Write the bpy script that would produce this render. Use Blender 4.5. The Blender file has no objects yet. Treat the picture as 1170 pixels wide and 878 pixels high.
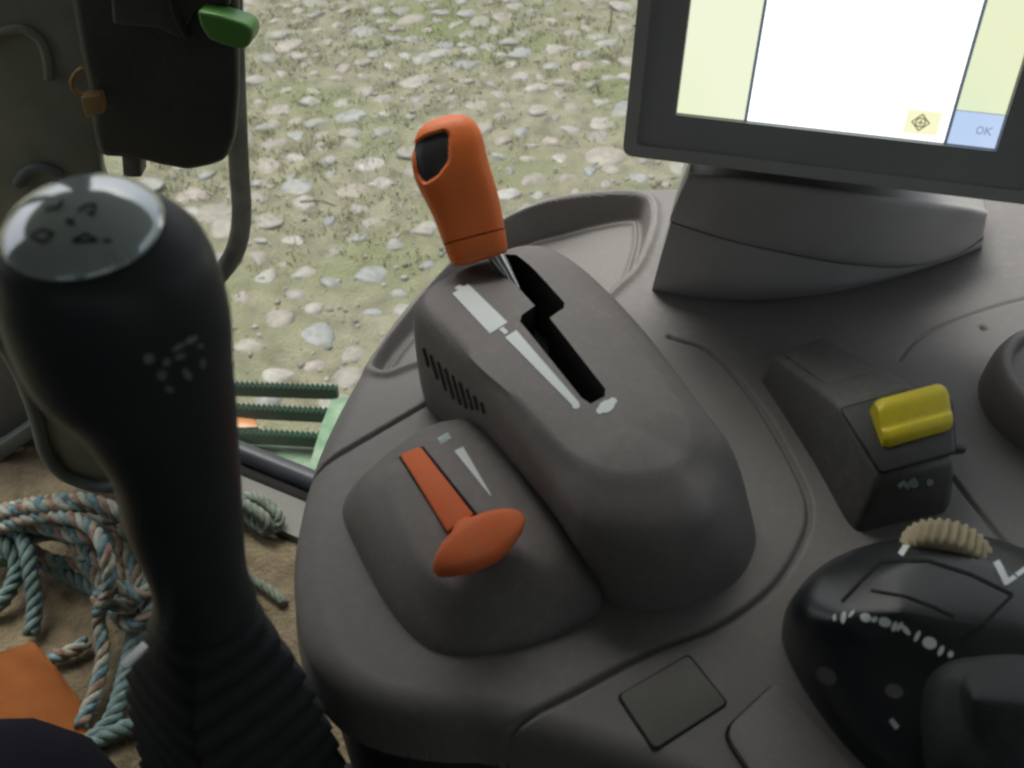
import bpy, bmesh, math, random
import numpy as np
from mathutils import Vector, Matrix
from mathutils.bvhtree import BVHTree

R = math.radians
random.seed(7); np.random.seed(7)
scene = bpy.context.scene
COL = scene.collection

# ------------------------------------------------------------------ camera
CAMZ = 2.5                      # the phone, held 2.5 m above the yard
PITCH = R(42)
FPX = 1150.0                    # focal length in pixels of the 1170 x 878 photograph
CAM = Vector((0, 0, CAMZ))
cd = bpy.data.cameras.new('camera')
cam = bpy.data.objects.new('camera', cd)
COL.objects.link(cam)
cam.location = CAM
cam.rotation_euler = (math.pi / 2 - PITCH, 0, 0)
cd.sensor_fit = 'HORIZONTAL'
cd.sensor_width = 36
cd.lens = 36 * FPX / 1170
cd.clip_start = 0.02
cd.clip_end = 500
cd.dof.use_dof = True
cd.dof.focus_distance = 0.8
cd.dof.aperture_fstop = 13
scene.camera = cam

# ------------------------------------------------------------------ sky, sun, exposure
SUN_EL, SUN_AZ = R(66), R(-30)          # azimuth measured from +y towards +x
world = bpy.data.worlds.new('World')
scene.world = world
world.use_nodes = True
wn = world.node_tree.nodes; wl = world.node_tree.links
for n in list(wn): wn.remove(n)
wo = wn.new('ShaderNodeOutputWorld'); wb = wn.new('ShaderNodeBackground'); ws = wn.new('ShaderNodeTexSky')
ws.sky_type = 'NISHITA'; ws.sun_disc = False
ws.sun_elevation = SUN_EL; ws.sun_rotation = SUN_AZ
ws.air_density = 1.0; ws.dust_density = 6.0; ws.ozone_density = 0.6
wb.inputs['Strength'].default_value = 0.13
wh = wn.new('ShaderNodeHueSaturation'); wh.inputs['Saturation'].default_value = 0.45
wl.new(ws.outputs[0], wh.inputs['Color']); wl.new(wh.outputs[0], wb.inputs[0]); wl.new(wb.outputs[0], wo.inputs[0])
sd = bpy.data.lights.new('sun', 'SUN'); so = bpy.data.objects.new('sun', sd); COL.objects.link(so)
sd.energy = 1.1; sd.angle = R(25); sd.color = (1.0, 0.97, 0.92)
sdir = Vector((math.sin(SUN_AZ) * math.cos(SUN_EL), math.cos(SUN_AZ) * math.cos(SUN_EL), math.sin(SUN_EL)))
so.rotation_euler = sdir.to_track_quat('Z', 'Y').to_euler()
so.location = (-3, 4, 8)
vs = scene.view_settings
vs.view_transform = 'Standard'; vs.look = 'None'; vs.gamma = 1; vs.use_curve_mapping = False
vs.exposure = 0.86
scene.render.engine = 'CYCLES'
scene.cycles.use_denoising = True
scene.cycles.denoising_prefilter = 'NONE'
scene.cycles.use_adaptive_sampling = False
scene.cycles.caustics_reflective = False
scene.cycles.caustics_refractive = False
scene.cycles.pixel_filter_type = 'BLACKMAN_HARRIS'
scene.cycles.filter_width = 2.5
scene.cycles.max_bounces = 8
scene.cycles.transparent_max_bounces = 12

# ------------------------------------------------------------------ survey helpers (photo pixel -> point on a known plane)
CP, SP = math.cos(PITCH), math.sin(PITCH)
def ray(px, py):
    u = (px - 585) / FPX; v = (439 - py) / FPX
    return Vector((u, CP + v * SP, -SP + v * CP))
def onz(px, py, dz):            # on the level dz metres above (+) or below (-) the camera
    d = ray(px, py); return CAM + d * (dz / d.z)
def ony(px, py, Y):             # on the upright plane y = Y
    d = ray(px, py); return CAM + d * (Y / d.y)
def topx(P):
    q = Vector(P) - CAM
    f = q.y * CP - q.z * SP; up = q.y * SP + q.z * CP
    return 585 + FPX * q.x / f, 439 - FPX * up / f
DZ = -0.42                      # the console deck lies 0.42 m below the camera
ZD = CAMZ + DZ
FLOOR = -0.98
def dk(px, py, h=0.0): return onz(px, py, DZ + h)
def height_over(lo, up):        # height at which the sight line through 'up' stands over deck point 'lo'
    b = dk(*lo); d = ray(*up); return CAMZ + d.z * (b.y / d.y) - ZD

# ------------------------------------------------------------------ materials
def nt(name):
    m = bpy.data.materials.new(name); m.use_nodes = True
    b = m.node_tree.nodes['Principled BSDF']
    return m, m.node_tree.nodes, m.node_tree.links, b
def plastic(name, col, rough=0.5, var=0.12, grain=900, bump=0.15, vscale=14, spec=0.4, dust=None):
    m, n, l, b = nt(name)
    tc = n.new('ShaderNodeTexCoord')
    no = n.new('ShaderNodeTexNoise'); no.inputs['Scale'].default_value = vscale; no.inputs['Detail'].default_value = 6
    l.new(tc.outputs['Object'], no.inputs['Vector'])
    cr = n.new('ShaderNodeValToRGB')
    cr.color_ramp.elements[0].position = 0.3; cr.color_ramp.elements[1].position = 0.72
    cr.color_ramp.elements[0].color = (*[c * (1 - var) for c in col], 1)
    cr.color_ramp.elements[1].color = (*[min(1, c * (1 + var)) for c in (dust or col)], 1)
    l.new(no.outputs['Fac'], cr.inputs['Fac']); l.new(cr.outputs['Color'], b.inputs['Base Color'])
    g = n.new('ShaderNodeTexNoise'); g.inputs['Scale'].default_value = grain; g.inputs['Detail'].default_value = 2
    l.new(tc.outputs['Object'], g.inputs['Vector'])
    bp = n.new('ShaderNodeBump'); bp.inputs['Strength'].default_value = bump; bp.inputs['Distance'].default_value = 0.0006
    l.new(g.outputs['Fac'], bp.inputs['Height']); l.new(bp.outputs['Normal'], b.inputs['Normal'])
    mr = n.new('ShaderNodeMapRange'); mr.inputs['To Min'].default_value = max(0.02, rough - 0.06); mr.inputs['To Max'].default_value = rough + 0.08
    l.new(no.outputs['Fac'], mr.inputs['Value']); l.new(mr.outputs['Result'], b.inputs['Roughness'])
    b.inputs['Specular IOR Level'].default_value = spec
    return m
def flat(name, col, rough=0.6, metal=0, emit=0):
    m, n, l, b = nt(name)
    b.inputs['Base Color'].default_value = (*col, 1); b.inputs['Roughness'].default_value = rough; b.inputs['Metallic'].default_value = metal
    if emit:
        b.inputs['Emission Color'].default_value = (*col, 1); b.inputs['Emission Strength'].default_value = emit
        b.inputs['Base Color'].default_value = (0.02, 0.02, 0.02, 1)
    return m
def dusty(m, dustcol, amount=0.35, scale=150):
    n, l = m.node_tree.nodes, m.node_tree.links; b = n['Principled BSDF']
    src = b.inputs['Base Color'].links[0].from_socket
    tc = n.new('ShaderNodeTexCoord')
    def no(sc, d):
        q = n.new('ShaderNodeTexNoise'); q.inputs['Scale'].default_value = sc; q.inputs['Detail'].default_value = d; q.inputs['Roughness'].default_value = 0.6
        l.new(tc.outputs['Object'], q.inputs['Vector']); return q
    a = no(scale, 3); c = no(7, 4); s_ = no(scale * 4.5, 1)
    m1 = n.new('ShaderNodeMapRange'); m1.inputs['From Min'].default_value = 0.48; m1.inputs['From Max'].default_value = 0.66; l.new(a.outputs['Fac'], m1.inputs['Value'])
    m2 = n.new('ShaderNodeMapRange'); m2.inputs['From Min'].default_value = 0.35; m2.inputs['From Max'].default_value = 0.7; m2.inputs['To Max'].default_value = amount; l.new(c.outputs['Fac'], m2.inputs['Value'])
    m3 = n.new('ShaderNodeMapRange'); m3.inputs['From Min'].default_value = 0.66; m3.inputs['From Max'].default_value = 0.72; m3.inputs['To Max'].default_value = 0.5; l.new(s_.outputs['Fac'], m3.inputs['Value'])
    mu = n.new('ShaderNodeMath'); mu.operation = 'MULTIPLY'; l.new(m1.outputs[0], mu.inputs[0]); l.new(m2.outputs[0], mu.inputs[1])
    ad = n.new('ShaderNodeMath'); ad.operation = 'MAXIMUM'; l.new(mu.outputs[0], ad.inputs[0]); l.new(m3.outputs[0], ad.inputs[1])
    mx = n.new('ShaderNodeMix'); mx.data_type = 'RGBA'; mx.inputs['B'].default_value = (*dustcol, 1)
    l.new(ad.outputs[0], mx.inputs['Factor']); l.new(src, mx.inputs['A']); l.new(mx.outputs['Result'], b.inputs['Base Color'])
M = {}
M['grey'] = plastic('console_grey_plastic', (0.188, 0.179, 0.174), 0.55, 0.07, 1100, 0.22)
M['grey2'] = plastic('lever_housing_plastic', (0.166, 0.153, 0.147), 0.52, 0.07, 1100, 0.22)
M['greyd'] = plastic('dark_grey_plastic', (0.105, 0.104, 0.098), 0.55, 0.1, 1100, 0.3)
M['olive'] = plastic('olive_cover_plastic', (0.148, 0.146, 0.132), 0.6, 0.1, 900, 0.3)
M['black'] = plastic('black_plastic', (0.034, 0.038, 0.037), 0.45, 0.2, 900, 0.25)
M['blackr'] = plastic('black_rubber', (0.022, 0.025, 0.028), 0.6, 0.25, 700, 0.3)
M['slot'] = flat('slot_black', (0.006, 0.006, 0.006), 0.9)
M['mount'] = plastic('monitor_mount_plastic', (0.36, 0.355, 0.345), 0.5, 0.12, 900, 0.3)
M['bezel'] = plastic('bezel_plastic', (0.30, 0.32, 0.33), 0.4, 0.1, 900, 0.2)
M['rim'] = plastic('bezel_rim_plastic', (0.36, 0.375, 0.37), 0.45, 0.1, 900, 0.2)
M['orange'] = plastic('orange_plastic', (0.88, 0.195, 0.042), 0.45, 0.06, 900, 0.2)
M['orange2'] = plastic('dull_orange_plastic', (0.76, 0.165, 0.05), 0.6, 0.08, 900, 0.3, spec=0.25)
M['yellow'] = plastic('yellow_plastic', (0.74, 0.61, 0.02), 0.4, 0.05, 900, 0.1)
M['white'] = plastic('white_print', (0.74, 0.80, 0.80), 0.6, 0.05, 900, 0.0)
M['dimwhite'] = plastic('worn_white_print', (0.42, 0.50, 0.50), 0.6, 0.3, 900, 0.0, vscale=160)
M['fadewhite'] = plastic('faded_print', (0.16, 0.20, 0.20), 0.6, 0.3, 900, 0.0, vscale=160)
M['steel'] = flat('steel', (0.62, 0.62, 0.62), 0.2, 1)
M['cap'] = plastic('glossy_grey_cap', (0.40, 0.49, 0.50), 0.12, 0.06, 900, 0.02, spec=1.0)
M['cap'].node_tree.nodes['Principled BSDF'].inputs['Metallic'].default_value = 0.12
_b = M['cap'].node_tree.nodes['Principled BSDF']; _b.inputs['Coat Weight'].default_value = 1; _b.inputs['Coat IOR'].default_value = 2.3; _b.inputs['Coat Roughness'].default_value = 0.06
M['symbol'] = flat('dark_symbol', (0.012, 0.016, 0.016), 0.4)
M['tan'] = plastic('tan_rubber', (0.42, 0.36, 0.235), 0.6, 0.1, 600, 0.2)
M['panel'] = plastic('olive_panel_plastic', (0.20, 0.205, 0.155), 0.65, 0.22, 500, 0.4, vscale=20)
M['panelrim'] = plastic('panel_rim_rubber', (0.11, 0.13, 0.115), 0.5, 0.15, 500, 0.2)
M['brass'] = plastic('brass', (0.25, 0.165, 0.065), 0.45, 0.2, 600, 0.1)
M['green'] = plastic('green_paint', (0.075, 0.22, 0.045), 0.4, 0.1, 400, 0.1)
M['dgreen'] = plastic('dark_green_paint', (0.018, 0.062, 0.038), 0.5, 0.2, 400, 0.15)
M['lgreen'] = plastic('light_green_paint', (0.06, 0.20, 0.10), 0.5, 0.25, 300, 0.15, vscale=30, dust=(0.20, 0.26, 0.17))
M['tube'] = plastic('worn_dark_tube', (0.012, 0.013, 0.015), 0.6, 0.35, 500, 0.3, vscale=30, dust=(0.04, 0.044, 0.042), spec=0.15)
M['sill'] = plastic('window_sill_rubber', (0.03, 0.034, 0.042), 0.35, 0.2, 400, 0.1)
M['amber'] = plastic('amber_reflector', (0.42, 0.17, 0.04), 0.3, 0.1, 400, 0.1)
M['ostrap'] = plastic('orange_strap', (0.40, 0.125, 0.025), 0.7, 0.12, 500, 0.4, vscale=40)
M['cloth'] = plastic('navy_cloth', (0.018, 0.018, 0.030), 0.9, 0.2, 1500, 0.5, spec=0.1)
M['skin'] = plastic('skin', (0.45, 0.27, 0.2), 0.5, 0.08, 300, 0.1)
M['roof'] = plastic('headliner', (0.24, 0.245, 0.235), 0.8, 0.1, 300, 0.3)
M['teal'] = plastic('teal_rope', (0.15, 0.225, 0.21), 0.85, 0.35, 700, 0.8, vscale=90)
M['ropeb'] = plastic('blue_strand', (0.09, 0.22, 0.27), 0.85, 0.45, 900, 0.9, vscale=110, dust=(0.20, 0.28, 0.27))
M['ropew'] = plastic('cream_strand', (0.42, 0.40, 0.31), 0.85, 0.4, 900, 0.9, vscale=110, dust=(0.34, 0.37, 0.31))
M['roper'] = plastic('red_strand', (0.30, 0.12, 0.075), 0.85, 0.45, 900, 0.9, vscale=110, dust=(0.30, 0.27, 0.20))
M['ropeg'] = plastic('grey_green_strand', (0.16, 0.19, 0.15), 0.85, 0.4, 900, 0.9, vscale=70)
M['straw'] = plastic('straw', (0.36, 0.30, 0.18), 0.8, 0.2, 400, 0.2)
M['stick'] = plastic('twig_bark', (0.08, 0.07, 0.05), 0.8, 0.2, 400, 0.2)

for k_, dc_, am_ in (('grey', (0.275, 0.26, 0.23), .4), ('grey2', (0.25, 0.235, 0.205), .4), ('greyd', (0.19, 0.18, 0.155), .6), ('mount', (0.36, 0.35, 0.31), .5), ('olive', (0.2, 0.19, 0.15), .5),
                      ('bezel', (0.3, 0.3, 0.28), .4), ('black', (0.08, 0.078, 0.068), .6), ('blackr', (0.06, 0.058, 0.05), .6), ('orange', (0.72, 0.30, 0.13), .5), ('orange2', (0.55, 0.23, 0.11), .5), ('yellow', (0.55, 0.47, 0.12), .5)):
    dusty(M[k_], dc_, am_)
def ramp(n, l, src, stops):
    cr = n.new('ShaderNodeValToRGB')
    e = cr.color_ramp.elements
    while len(e) < len(stops): e.new(0.5)
    for k, (p, c) in enumerate(stops):
        e[k].position = p; e[k].color = (*c, 1)
    l.new(src, cr.inputs['Fac']); return cr
def soil_material():
    m, n, l, b = nt('earth_and_moss')
    tc = n.new('ShaderNodeTexCoord')
    def noise(s, d=6, w=0):
        q = n.new('ShaderNodeTexNoise'); q.inputs['Scale'].default_value = s; q.inputs['Detail'].default_value = d
        l.new(tc.outputs['Object'], q.inputs['Vector']); return q
    a = noise(9); c = noise(1.1, 5); f = noise(70, 4)
    earth = ramp(n, l, a.outputs['Fac'], [(0.25, (0.095, 0.094, 0.060)), (0.5, (0.178, 0.174, 0.112)), (0.8, (0.255, 0.248, 0.165))])
    moss = ramp(n, l, f.outputs['Fac'], [(0.3, (0.085, 0.110, 0.040)), (0.7, (0.175, 0.195, 0.085))])
    mask = n.new('ShaderNodeMapRange'); mask.inputs['From Min'].default_value = 0.50; mask.inputs['From Max'].default_value = 0.66
    ad = n.new('ShaderNodeMath'); ad.operation = 'MULTIPLY_ADD'; ad.inputs[1].default_value = 0.35
    l.new(f.outputs['Fac'], ad.inputs[0])
    sb = n.new('ShaderNodeMath'); sb.operation = 'SUBTRACT'; sb.inputs[1].default_value = 0.17
    l.new(c.outputs['Fac'], sb.inputs[0]); l.new(sb.outputs[0], ad.inputs[2])
    l.new(ad.outputs[0], mask.inputs['Value'])
    mx = n.new('ShaderNodeMix'); mx.data_type = 'RGBA'
    l.new(mask.outputs['Result'], mx.inputs['Factor']); l.new(earth.outputs['Color'], mx.inputs['A']); l.new(moss.outputs['Color'], mx.inputs['B'])
    l.new(mx.outputs['Result'], b.inputs['Base Color'])
    b.inputs['Roughness'].default_value = 0.9
    bp = n.new('ShaderNodeBump'); bp.inputs['Strength'].default_value = 0.8; bp.inputs['Distance'].default_value = 0.02
    l.new(f.outputs['Fac'], bp.inputs['Height']); l.new(bp.outputs['Normal'], b.inputs['Normal'])
    return m
M['soil'] = soil_material()
def stone_material():
    m, n, l, b = nt('cobblestone')
    at = n.new('ShaderNodeAttribute'); at.attribute_name = 'tint'
    tc = n.new('ShaderNodeTexCoord')
    q = n.new('ShaderNodeTexNoise'); q.inputs['Scale'].default_value = 28; q.inputs['Detail'].default_value = 8
    l.new(tc.outputs['Object'], q.inputs['Vector'])
    cr = ramp(n, l, q.outputs['Fac'], [(0.25, (0.62, 0.62, 0.60)), (0.6, (1.0, 1.0, 1.0)), (0.85, (1.18, 1.18, 1.15))])
    mx = n.new('ShaderNodeMix'); mx.data_type = 'RGBA'; mx.blend_type = 'MULTIPLY'; mx.inputs['Factor'].default_value = 1
    l.new(at.outputs['Color'], mx.inputs['A']); l.new(cr.outputs['Color'], mx.inputs['B'])
    # earth smeared over the low rims of the stones
    q2 = n.new('ShaderNodeTexNoise'); q2.inputs['Scale'].default_value = 11; q2.inputs['Detail'].default_value = 5
    l.new(tc.outputs['Object'], q2.inputs['Vector'])
    mk = n.new('ShaderNodeMapRange'); mk.inputs['From Min'].default_value = 0.52; mk.inputs['From Max'].default_value = 0.72; mk.inputs['To Max'].default_value = 0.75
    l.new(q2.outputs['Fac'], mk.inputs['Value'])
    m2 = n.new('ShaderNodeMix'); m2.data_type = 'RGBA'; m2.inputs['B'].default_value = (0.20, 0.185, 0.125, 1)
    l.new(mk.outputs['Result'], m2.inputs['Factor']); l.new(mx.outputs['Result'], m2.inputs['A'])
    l.new(m2.outputs['Result'], b.inputs['Base Color'])
    b.inputs['Roughness'].default_value = 0.55
    bp = n.new('ShaderNodeBump'); bp.inputs['Strength'].default_value = 0.5; bp.inputs['Distance'].default_value = 0.01
    l.new(q.outputs['Fac'], bp.inputs['Height']); l.new(bp.outputs['Normal'], b.inputs['Normal'])
    return m
M['stone'] = stone_material()
def grass_material():
    m, n, l, b = nt('grass')
    at = n.new('ShaderNodeAttribute'); at.attribute_name = 'tint'
    l.new(at.outputs['Color'], b.inputs['Base Color']); b.inputs['Roughness'].default_value = 0.7
    return m
M['grass'] = grass_material()
def floor_material():
    m, n, l, b = nt('dusty_floor_mat')
    tc = n.new('ShaderNodeTexCoord')
    q = n.new('ShaderNodeTexNoise'); q.inputs['Scale'].default_value = 22; q.inputs['Detail'].default_value = 8; q.inputs['Roughness'].default_value = 0.65
    l.new(tc.outputs['Object'], q.inputs['Vector'])
    cr = ramp(n, l, q.outputs['Fac'], [(0.3, (0.075, 0.06, 0.034)), (0.5, (0.185, 0.147, 0.085)), (0.75, (0.30, 0.245, 0.15))])
    l.new(cr.outputs['Color'], b.inputs['Base Color']); b.inputs['Roughness'].default_value = 0.9
    q2 = n.new('ShaderNodeTexNoise'); q2.inputs['Scale'].default_value = 180; q2.inputs['Detail'].default_value = 5
    l.new(tc.outputs['Object'], q2.inputs['Vector'])
    bp = n.new('ShaderNodeBump'); bp.inputs['Strength'].default_value = 0.8; bp.inputs['Distance'].default_value = 0.006
    l.new(q2.outputs['Fac'], bp.inputs['Height']); l.new(bp.outputs['Normal'], b.inputs['Normal'])
    return m
M['floor'] = floor_material()
def glass_material():
    m = bpy.data.materials.new('dusty_window_glass'); m.use_nodes = True
    n, l = m.node_tree.nodes, m.node_tree.links
    for x in list(n): n.remove(x)
    o = n.new('ShaderNodeOutputMaterial'); tr = n.new('ShaderNodeBsdfTransparent'); tr.inputs['Color'].default_value = (0.95, 0.97, 0.95, 1)
    gl = n.new('ShaderNodeBsdfGlossy'); gl.inputs['Roughness'].default_value = 0.02
    du = n.new('ShaderNodeBsdfTranslucent'); du.inputs['Color'].default_value = (0.75, 0.76, 0.72, 1)
    lw = n.new('ShaderNodeFresnel'); lw.inputs['IOR'].default_value = 1.35
    tc = n.new('ShaderNodeTexCoord'); q = n.new('ShaderNodeTexNoise'); q.inputs['Scale'].default_value = 5; q.inputs['Detail'].default_value = 8
    l.new(tc.outputs['Object'], q.inputs['Vector'])
    mr = n.new('ShaderNodeMapRange'); mr.inputs['From Min'].default_value = 0.35; mr.inputs['From Max'].default_value = 0.75
    mr.inputs['To Min'].default_value = 0.006; mr.inputs['To Max'].default_value = 0.05
    l.new(q.outputs['Fac'], mr.inputs['Value'])
    m1 = n.new('ShaderNodeMixShader'); m2 = n.new('ShaderNodeMixShader')
    l.new(mr.outputs['Result'], m1.inputs[0]); l.new(tr.outputs[0], m1.inputs[1]); l.new(du.outputs[0], m1.inputs[2])
    l.new(lw.outputs[0], m2.inputs[0]); l.new(m1.outputs[0], m2.inputs[1]); l.new(gl.outputs[0], m2.inputs[2])
    l.new(m2.outputs[0], o.inputs['Surface'])
    return m
M['glass'] = glass_material()

# ------------------------------------------------------------------ object helpers
def tag(o, label=None, cat=None, group=None, kind=None):
    if label: o['label'] = label
    if cat: o['category'] = cat
    if group: o['group'] = group
    if kind: o['kind'] = kind
    return o
def thing(name, label, cat, loc, group=None):
    o = bpy.data.objects.new(name, None); COL.objects.link(o)
    o.empty_display_size = 0.05
    o.location = loc
    return tag(o, label, cat, group)
def wloc(o):
    p = Vector((0, 0, 0))
    while o is not None: p += o.location; o = o.parent
    return p
def obj(name, V, F, mat, parent=None, smooth=None, base=None, fm=None):
    """V in world coordinates; smooth = angle in degrees for sharp edges (None flat, 180 all smooth)"""
    off = wloc(parent) if parent is not None else (Vector(base) if base is not None else Vector((0, 0, 0)))
    me = bpy.data.meshes.new(name)
    me.from_pydata([tuple(Vector(v) - off) for v in V], [], [tuple(f) for f in F])
    mats = mat if isinstance(mat, (list, tuple)) else [mat]
    for m in mats: me.materials.append(m)
    if fm is not None: me.polygons.foreach_set('material_index', fm)
    me.validate(); me.update()
    if smooth is not None:
        me.shade_smooth()
        if smooth < 180: me.set_sharp_from_angle(angle=R(smooth))
    o = bpy.data.objects.new(name, me); COL.objects.link(o)
    if parent is not None: o.parent = parent
    else: o.location = off
    return o
def obj_bm(name, bm, mat, parent=None, smooth=None, base=None):
    bmesh.ops.recalc_face_normals(bm, faces=bm.faces[:])
    bm.verts.index_update()
    V = [v.co.copy() for v in bm.verts]; F = [[v.index for v in f.verts] for f in bm.faces]
    fm = [f.material_index for f in bm.faces]
    bm.free()
    return obj(name, V, F, mat, parent, smooth, base, fm if isinstance(mat, (list, tuple)) else None)
def catmull(P, n, closed):
    P = [Vector(p) for p in P]; N = len(P); out = []
    for i in range(N if closed else N - 1):
        if closed: a, b, c, d = P[i - 1], P[i], P[(i + 1) % N], P[(i + 2) % N]
        else: b, c = P[i], P[i + 1]; a = P[i - 1] if i else b * 2 - c; d = P[i + 2] if i + 2 < N else c * 2 - b
        for k in range(n):
            t = k / n
            out.append(0.5 * ((2 * b) + (c - a) * t + (2 * a - 5 * b + 4 * c - d) * t * t + (3 * b - a - 3 * c + d) * t ** 3))
    if not closed: out.append(P[-1])
    return out
def loft_mesh(cols, spine, crown=0.002, n_around=5, n_up=5, n_cap=8):
    """cols: columns of world points, base to top edge, going round; spine: two world points for the cap"""
    rows = len(cols[0])
    level = [catmull([c[r] for c in cols], n_around, True) for r in range(rows)]
    N = len(level[0])
    colsf = [catmull([level[r][i] for r in range(rows)], n_up, False) for i in range(N)]
    K = len(colsf[0])
    A, B = Vector(spine[0]), Vector(spine[1]); AB = B - A
    V = []; F = []
    for i in range(N):
        col = list(colsf[i]); e = col[-1]
        t = max(0, min(1, (e - A).dot(AB) / AB.length_squared)); q = A + AB * t
        for k in range(1, n_cap + 1):
            s = 0.95 * k / n_cap; p = e.lerp(q, s); p.z += crown * (1 - (1 - s) ** 2); col.append(p)
        V += col
    T = K + n_cap
    for i in range(N):
        j = (i + 1) % N
        for k in range(T - 1): F.append((i * T + k, j * T + k, j * T + k + 1, i * T + k + 1))
    F.append(tuple(i * T for i in range(N))); F.append(tuple(i * T + T - 1 for i in range(N))[::-1])
    return V, F
def clean(V, F, d=0.0002):
    bm = bmesh.new()
    vs_ = [bm.verts.new(v) for v in V]
    for f in F:
        try: bm.faces.new([vs_[i] for i in f])
        except ValueError: pass
    bmesh.ops.remove_doubles(bm, verts=bm.verts[:], dist=d)
    bmesh.ops.recalc_face_normals(bm, faces=bm.faces[:])
    return bm
def bvh_of(o):
    off = wloc(o); me = o.data
    return BVHTree.FromPolygons([tuple(v.co + off) for v in me.vertices], [tuple(p.vertices) for p in me.polygons])
def hit(bvh, px, py, off=0.0004):
    d = ray(px, py).normalized()
    loc, nor, idx, dist = bvh.ray_cast(CAM, d)
    if loc is None: return None
    if nor.dot(d) > 0: nor = -nor
    return loc + nor * off
def strip_mesh(bvh, left, right, n=6, off=0.0004):
    """printed mark laid on a surface: strip between two rows of photo points"""
    V = []; F = []
    L = []; Rr = []
    for i in range(len(left) - 1):
        for k in range(n):
            t = k / n
            L.append([left[i][a] * (1 - t) + left[i + 1][a] * t for a in (0, 1)])
            Rr.append([right[i][a] * (1 - t) + right[i + 1][a] * t for a in (0, 1)])
    L.append(left[-1]); Rr.append(right[-1])
    W = 4
    for a, b in zip(L, Rr):
        for k in range(W + 1):
            t = k / W
            p = hit(bvh, a[0] * (1 - t) + b[0] * t, a[1] * (1 - t) + b[1] * t, off)
            if p is None: return [], []
            V.append(p)
    for i in range(len(L) - 1):
        for k in range(W): F.append((i * (W + 1) + k, i * (W + 1) + k + 1, (i + 1) * (W + 1) + k + 1, (i + 1) * (W + 1) + k))
    return V, F
def blob_mesh(bvh, cx, cy, rx, ry, rot=0, n=12, off=0.0004):
    V = []; c, s = math.cos(R(rot)), math.sin(R(rot))
    p0 = hit(bvh, cx, cy, off)
    if p0 is None: return [], []
    V.append(p0)
    for k in range(n):
        a = 2 * math.pi * k / n; x, y = rx * math.cos(a), ry * math.sin(a)
        p = hit(bvh, cx + x * c - y * s, cy + x * s + y * c, off)
        if p is None: return [], []
        V.append(p)
    return V, [(0, 1 + k, 1 + (k + 1) % n) for k in range(n)]
def merge(meshes):
    V = []; F = []
    for v, f in meshes:
        o = len(V); V += list(v); F += [tuple(i + o for i in q) for q in f]
    return V, F
def seg(a, b, w):               # a stroke between two photo points, w wide
    d = Vector((b[0] - a[0], b[1] - a[1])).normalized(); nx, ny = -d.y * w / 2, d.x * w / 2
    return [(a[0] + nx, a[1] + ny), (b[0] + nx, b[1] + ny)], [(a[0] - nx, a[1] - ny), (b[0] - nx, b[1] - ny)]
def tube_mesh(P, r, n=12, caps=True):
    P = [Vector(p) for p in P]; V = []; F = []
    rs = r if isinstance(r, (list, tuple)) else [r] * len(P)
    T0 = (P[1] - P[0]).normalized(); up = Vector((0, 0, 1)) if abs(T0.z) < 0.9 else Vector((1, 0, 0))
    N = (up - T0 * up.dot(T0)).normalized()
    for i, p in enumerate(P):
        T = (P[min(i + 1, len(P) - 1)] - P[max(i - 1, 0)]).normalized()
        N = (N - T * N.dot(T)).normalized(); Bn = T.cross(N)
        for k in range(n):
            a = 2 * math.pi * k / n; V.append(p + (N * math.cos(a) + Bn * math.sin(a)) * rs[i])
    for i in range(len(P) - 1):
        for k in range(n): F.append((i * n + k, i * n + (k + 1) % n, (i + 1) * n + (k + 1) % n, (i + 1) * n + k))
    if caps: F.append(tuple(range(n - 1, -1, -1))); F.append(tuple((len(P) - 1) * n + k for k in range(n)))
    return V, F
def prism_bm(front, back, bevel=0.004, seg_=3):
    bm = bmesh.new()
    a = [bm.verts.new(p) for p in front]; b = [bm.verts.new(p) for p in back]; n = len(a)
    bm.faces.new(a); bm.faces.new(b[::-1])
    for i in range(n): bm.faces.new((a[i], b[i], b[(i + 1) % n], a[(i + 1) % n]))
    bmesh.ops.recalc_face_normals(bm, faces=bm.faces[:])
    if bevel: bmesh.ops.bevel(bm, geom=bm.edges[:], offset=bevel, segments=seg_, profile=0.5, affect='EDGES', clamp_overlap=True)
    return bm
def shift(P, v): return [Vector(p) + Vector(v) for p in P]
def round_poly(P, r, n=4):      # rounds the corners of a closed 2-D/3-D polygon
    out = []; N = len(P)
    for i in range(N):
        p = Vector(P[i]); a = Vector(P[i - 1]) - p; b = Vector(P[(i + 1) % N]) - p
        q = min(r, a.length * 0.45, b.length * 0.45); A = p + a.normalized() * q; B = p + b.normalized() * q
        for k in range(n + 1):
            t = k / n; out.append(A * (1 - t) ** 2 + p * 2 * t * (1 - t) + B * t * t)
    return out

# ------------------------------------------------------------------ the yard
gv = []; gf = []
NX = 90
xs = np.concatenate([np.linspace(-60, -6, 12), np.linspace(-5.9, 5.9, 120), np.linspace(6, 60, 12)])
ys = np.concatenate([np.linspace(-40, 0.9, 8), np.linspace(1, 10, 110), np.linspace(10.5, 90, 14)])
def ground_h(x, y): return 0.018 * math.sin(1.7 * x + 0.6) * math.cos(1.3 * y) + 0.012 * math.sin(4.1 * x + 2.2 * y) + 0.007 * math.sin(9 * x - 5 * y)
for y in ys:
    for x in xs: gv.append((x, y, ground_h(x, y)))
nx = len(xs)
for j in range(len(ys) - 1):
    for i in range(nx - 1): gf.append((j * nx + i, j * nx + i + 1, (j + 1) * nx + i + 1, (j + 1) * nx + i))
tag(obj('yard_ground', gv, gf, M['soil'], smooth=180), kind='structure')

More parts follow.
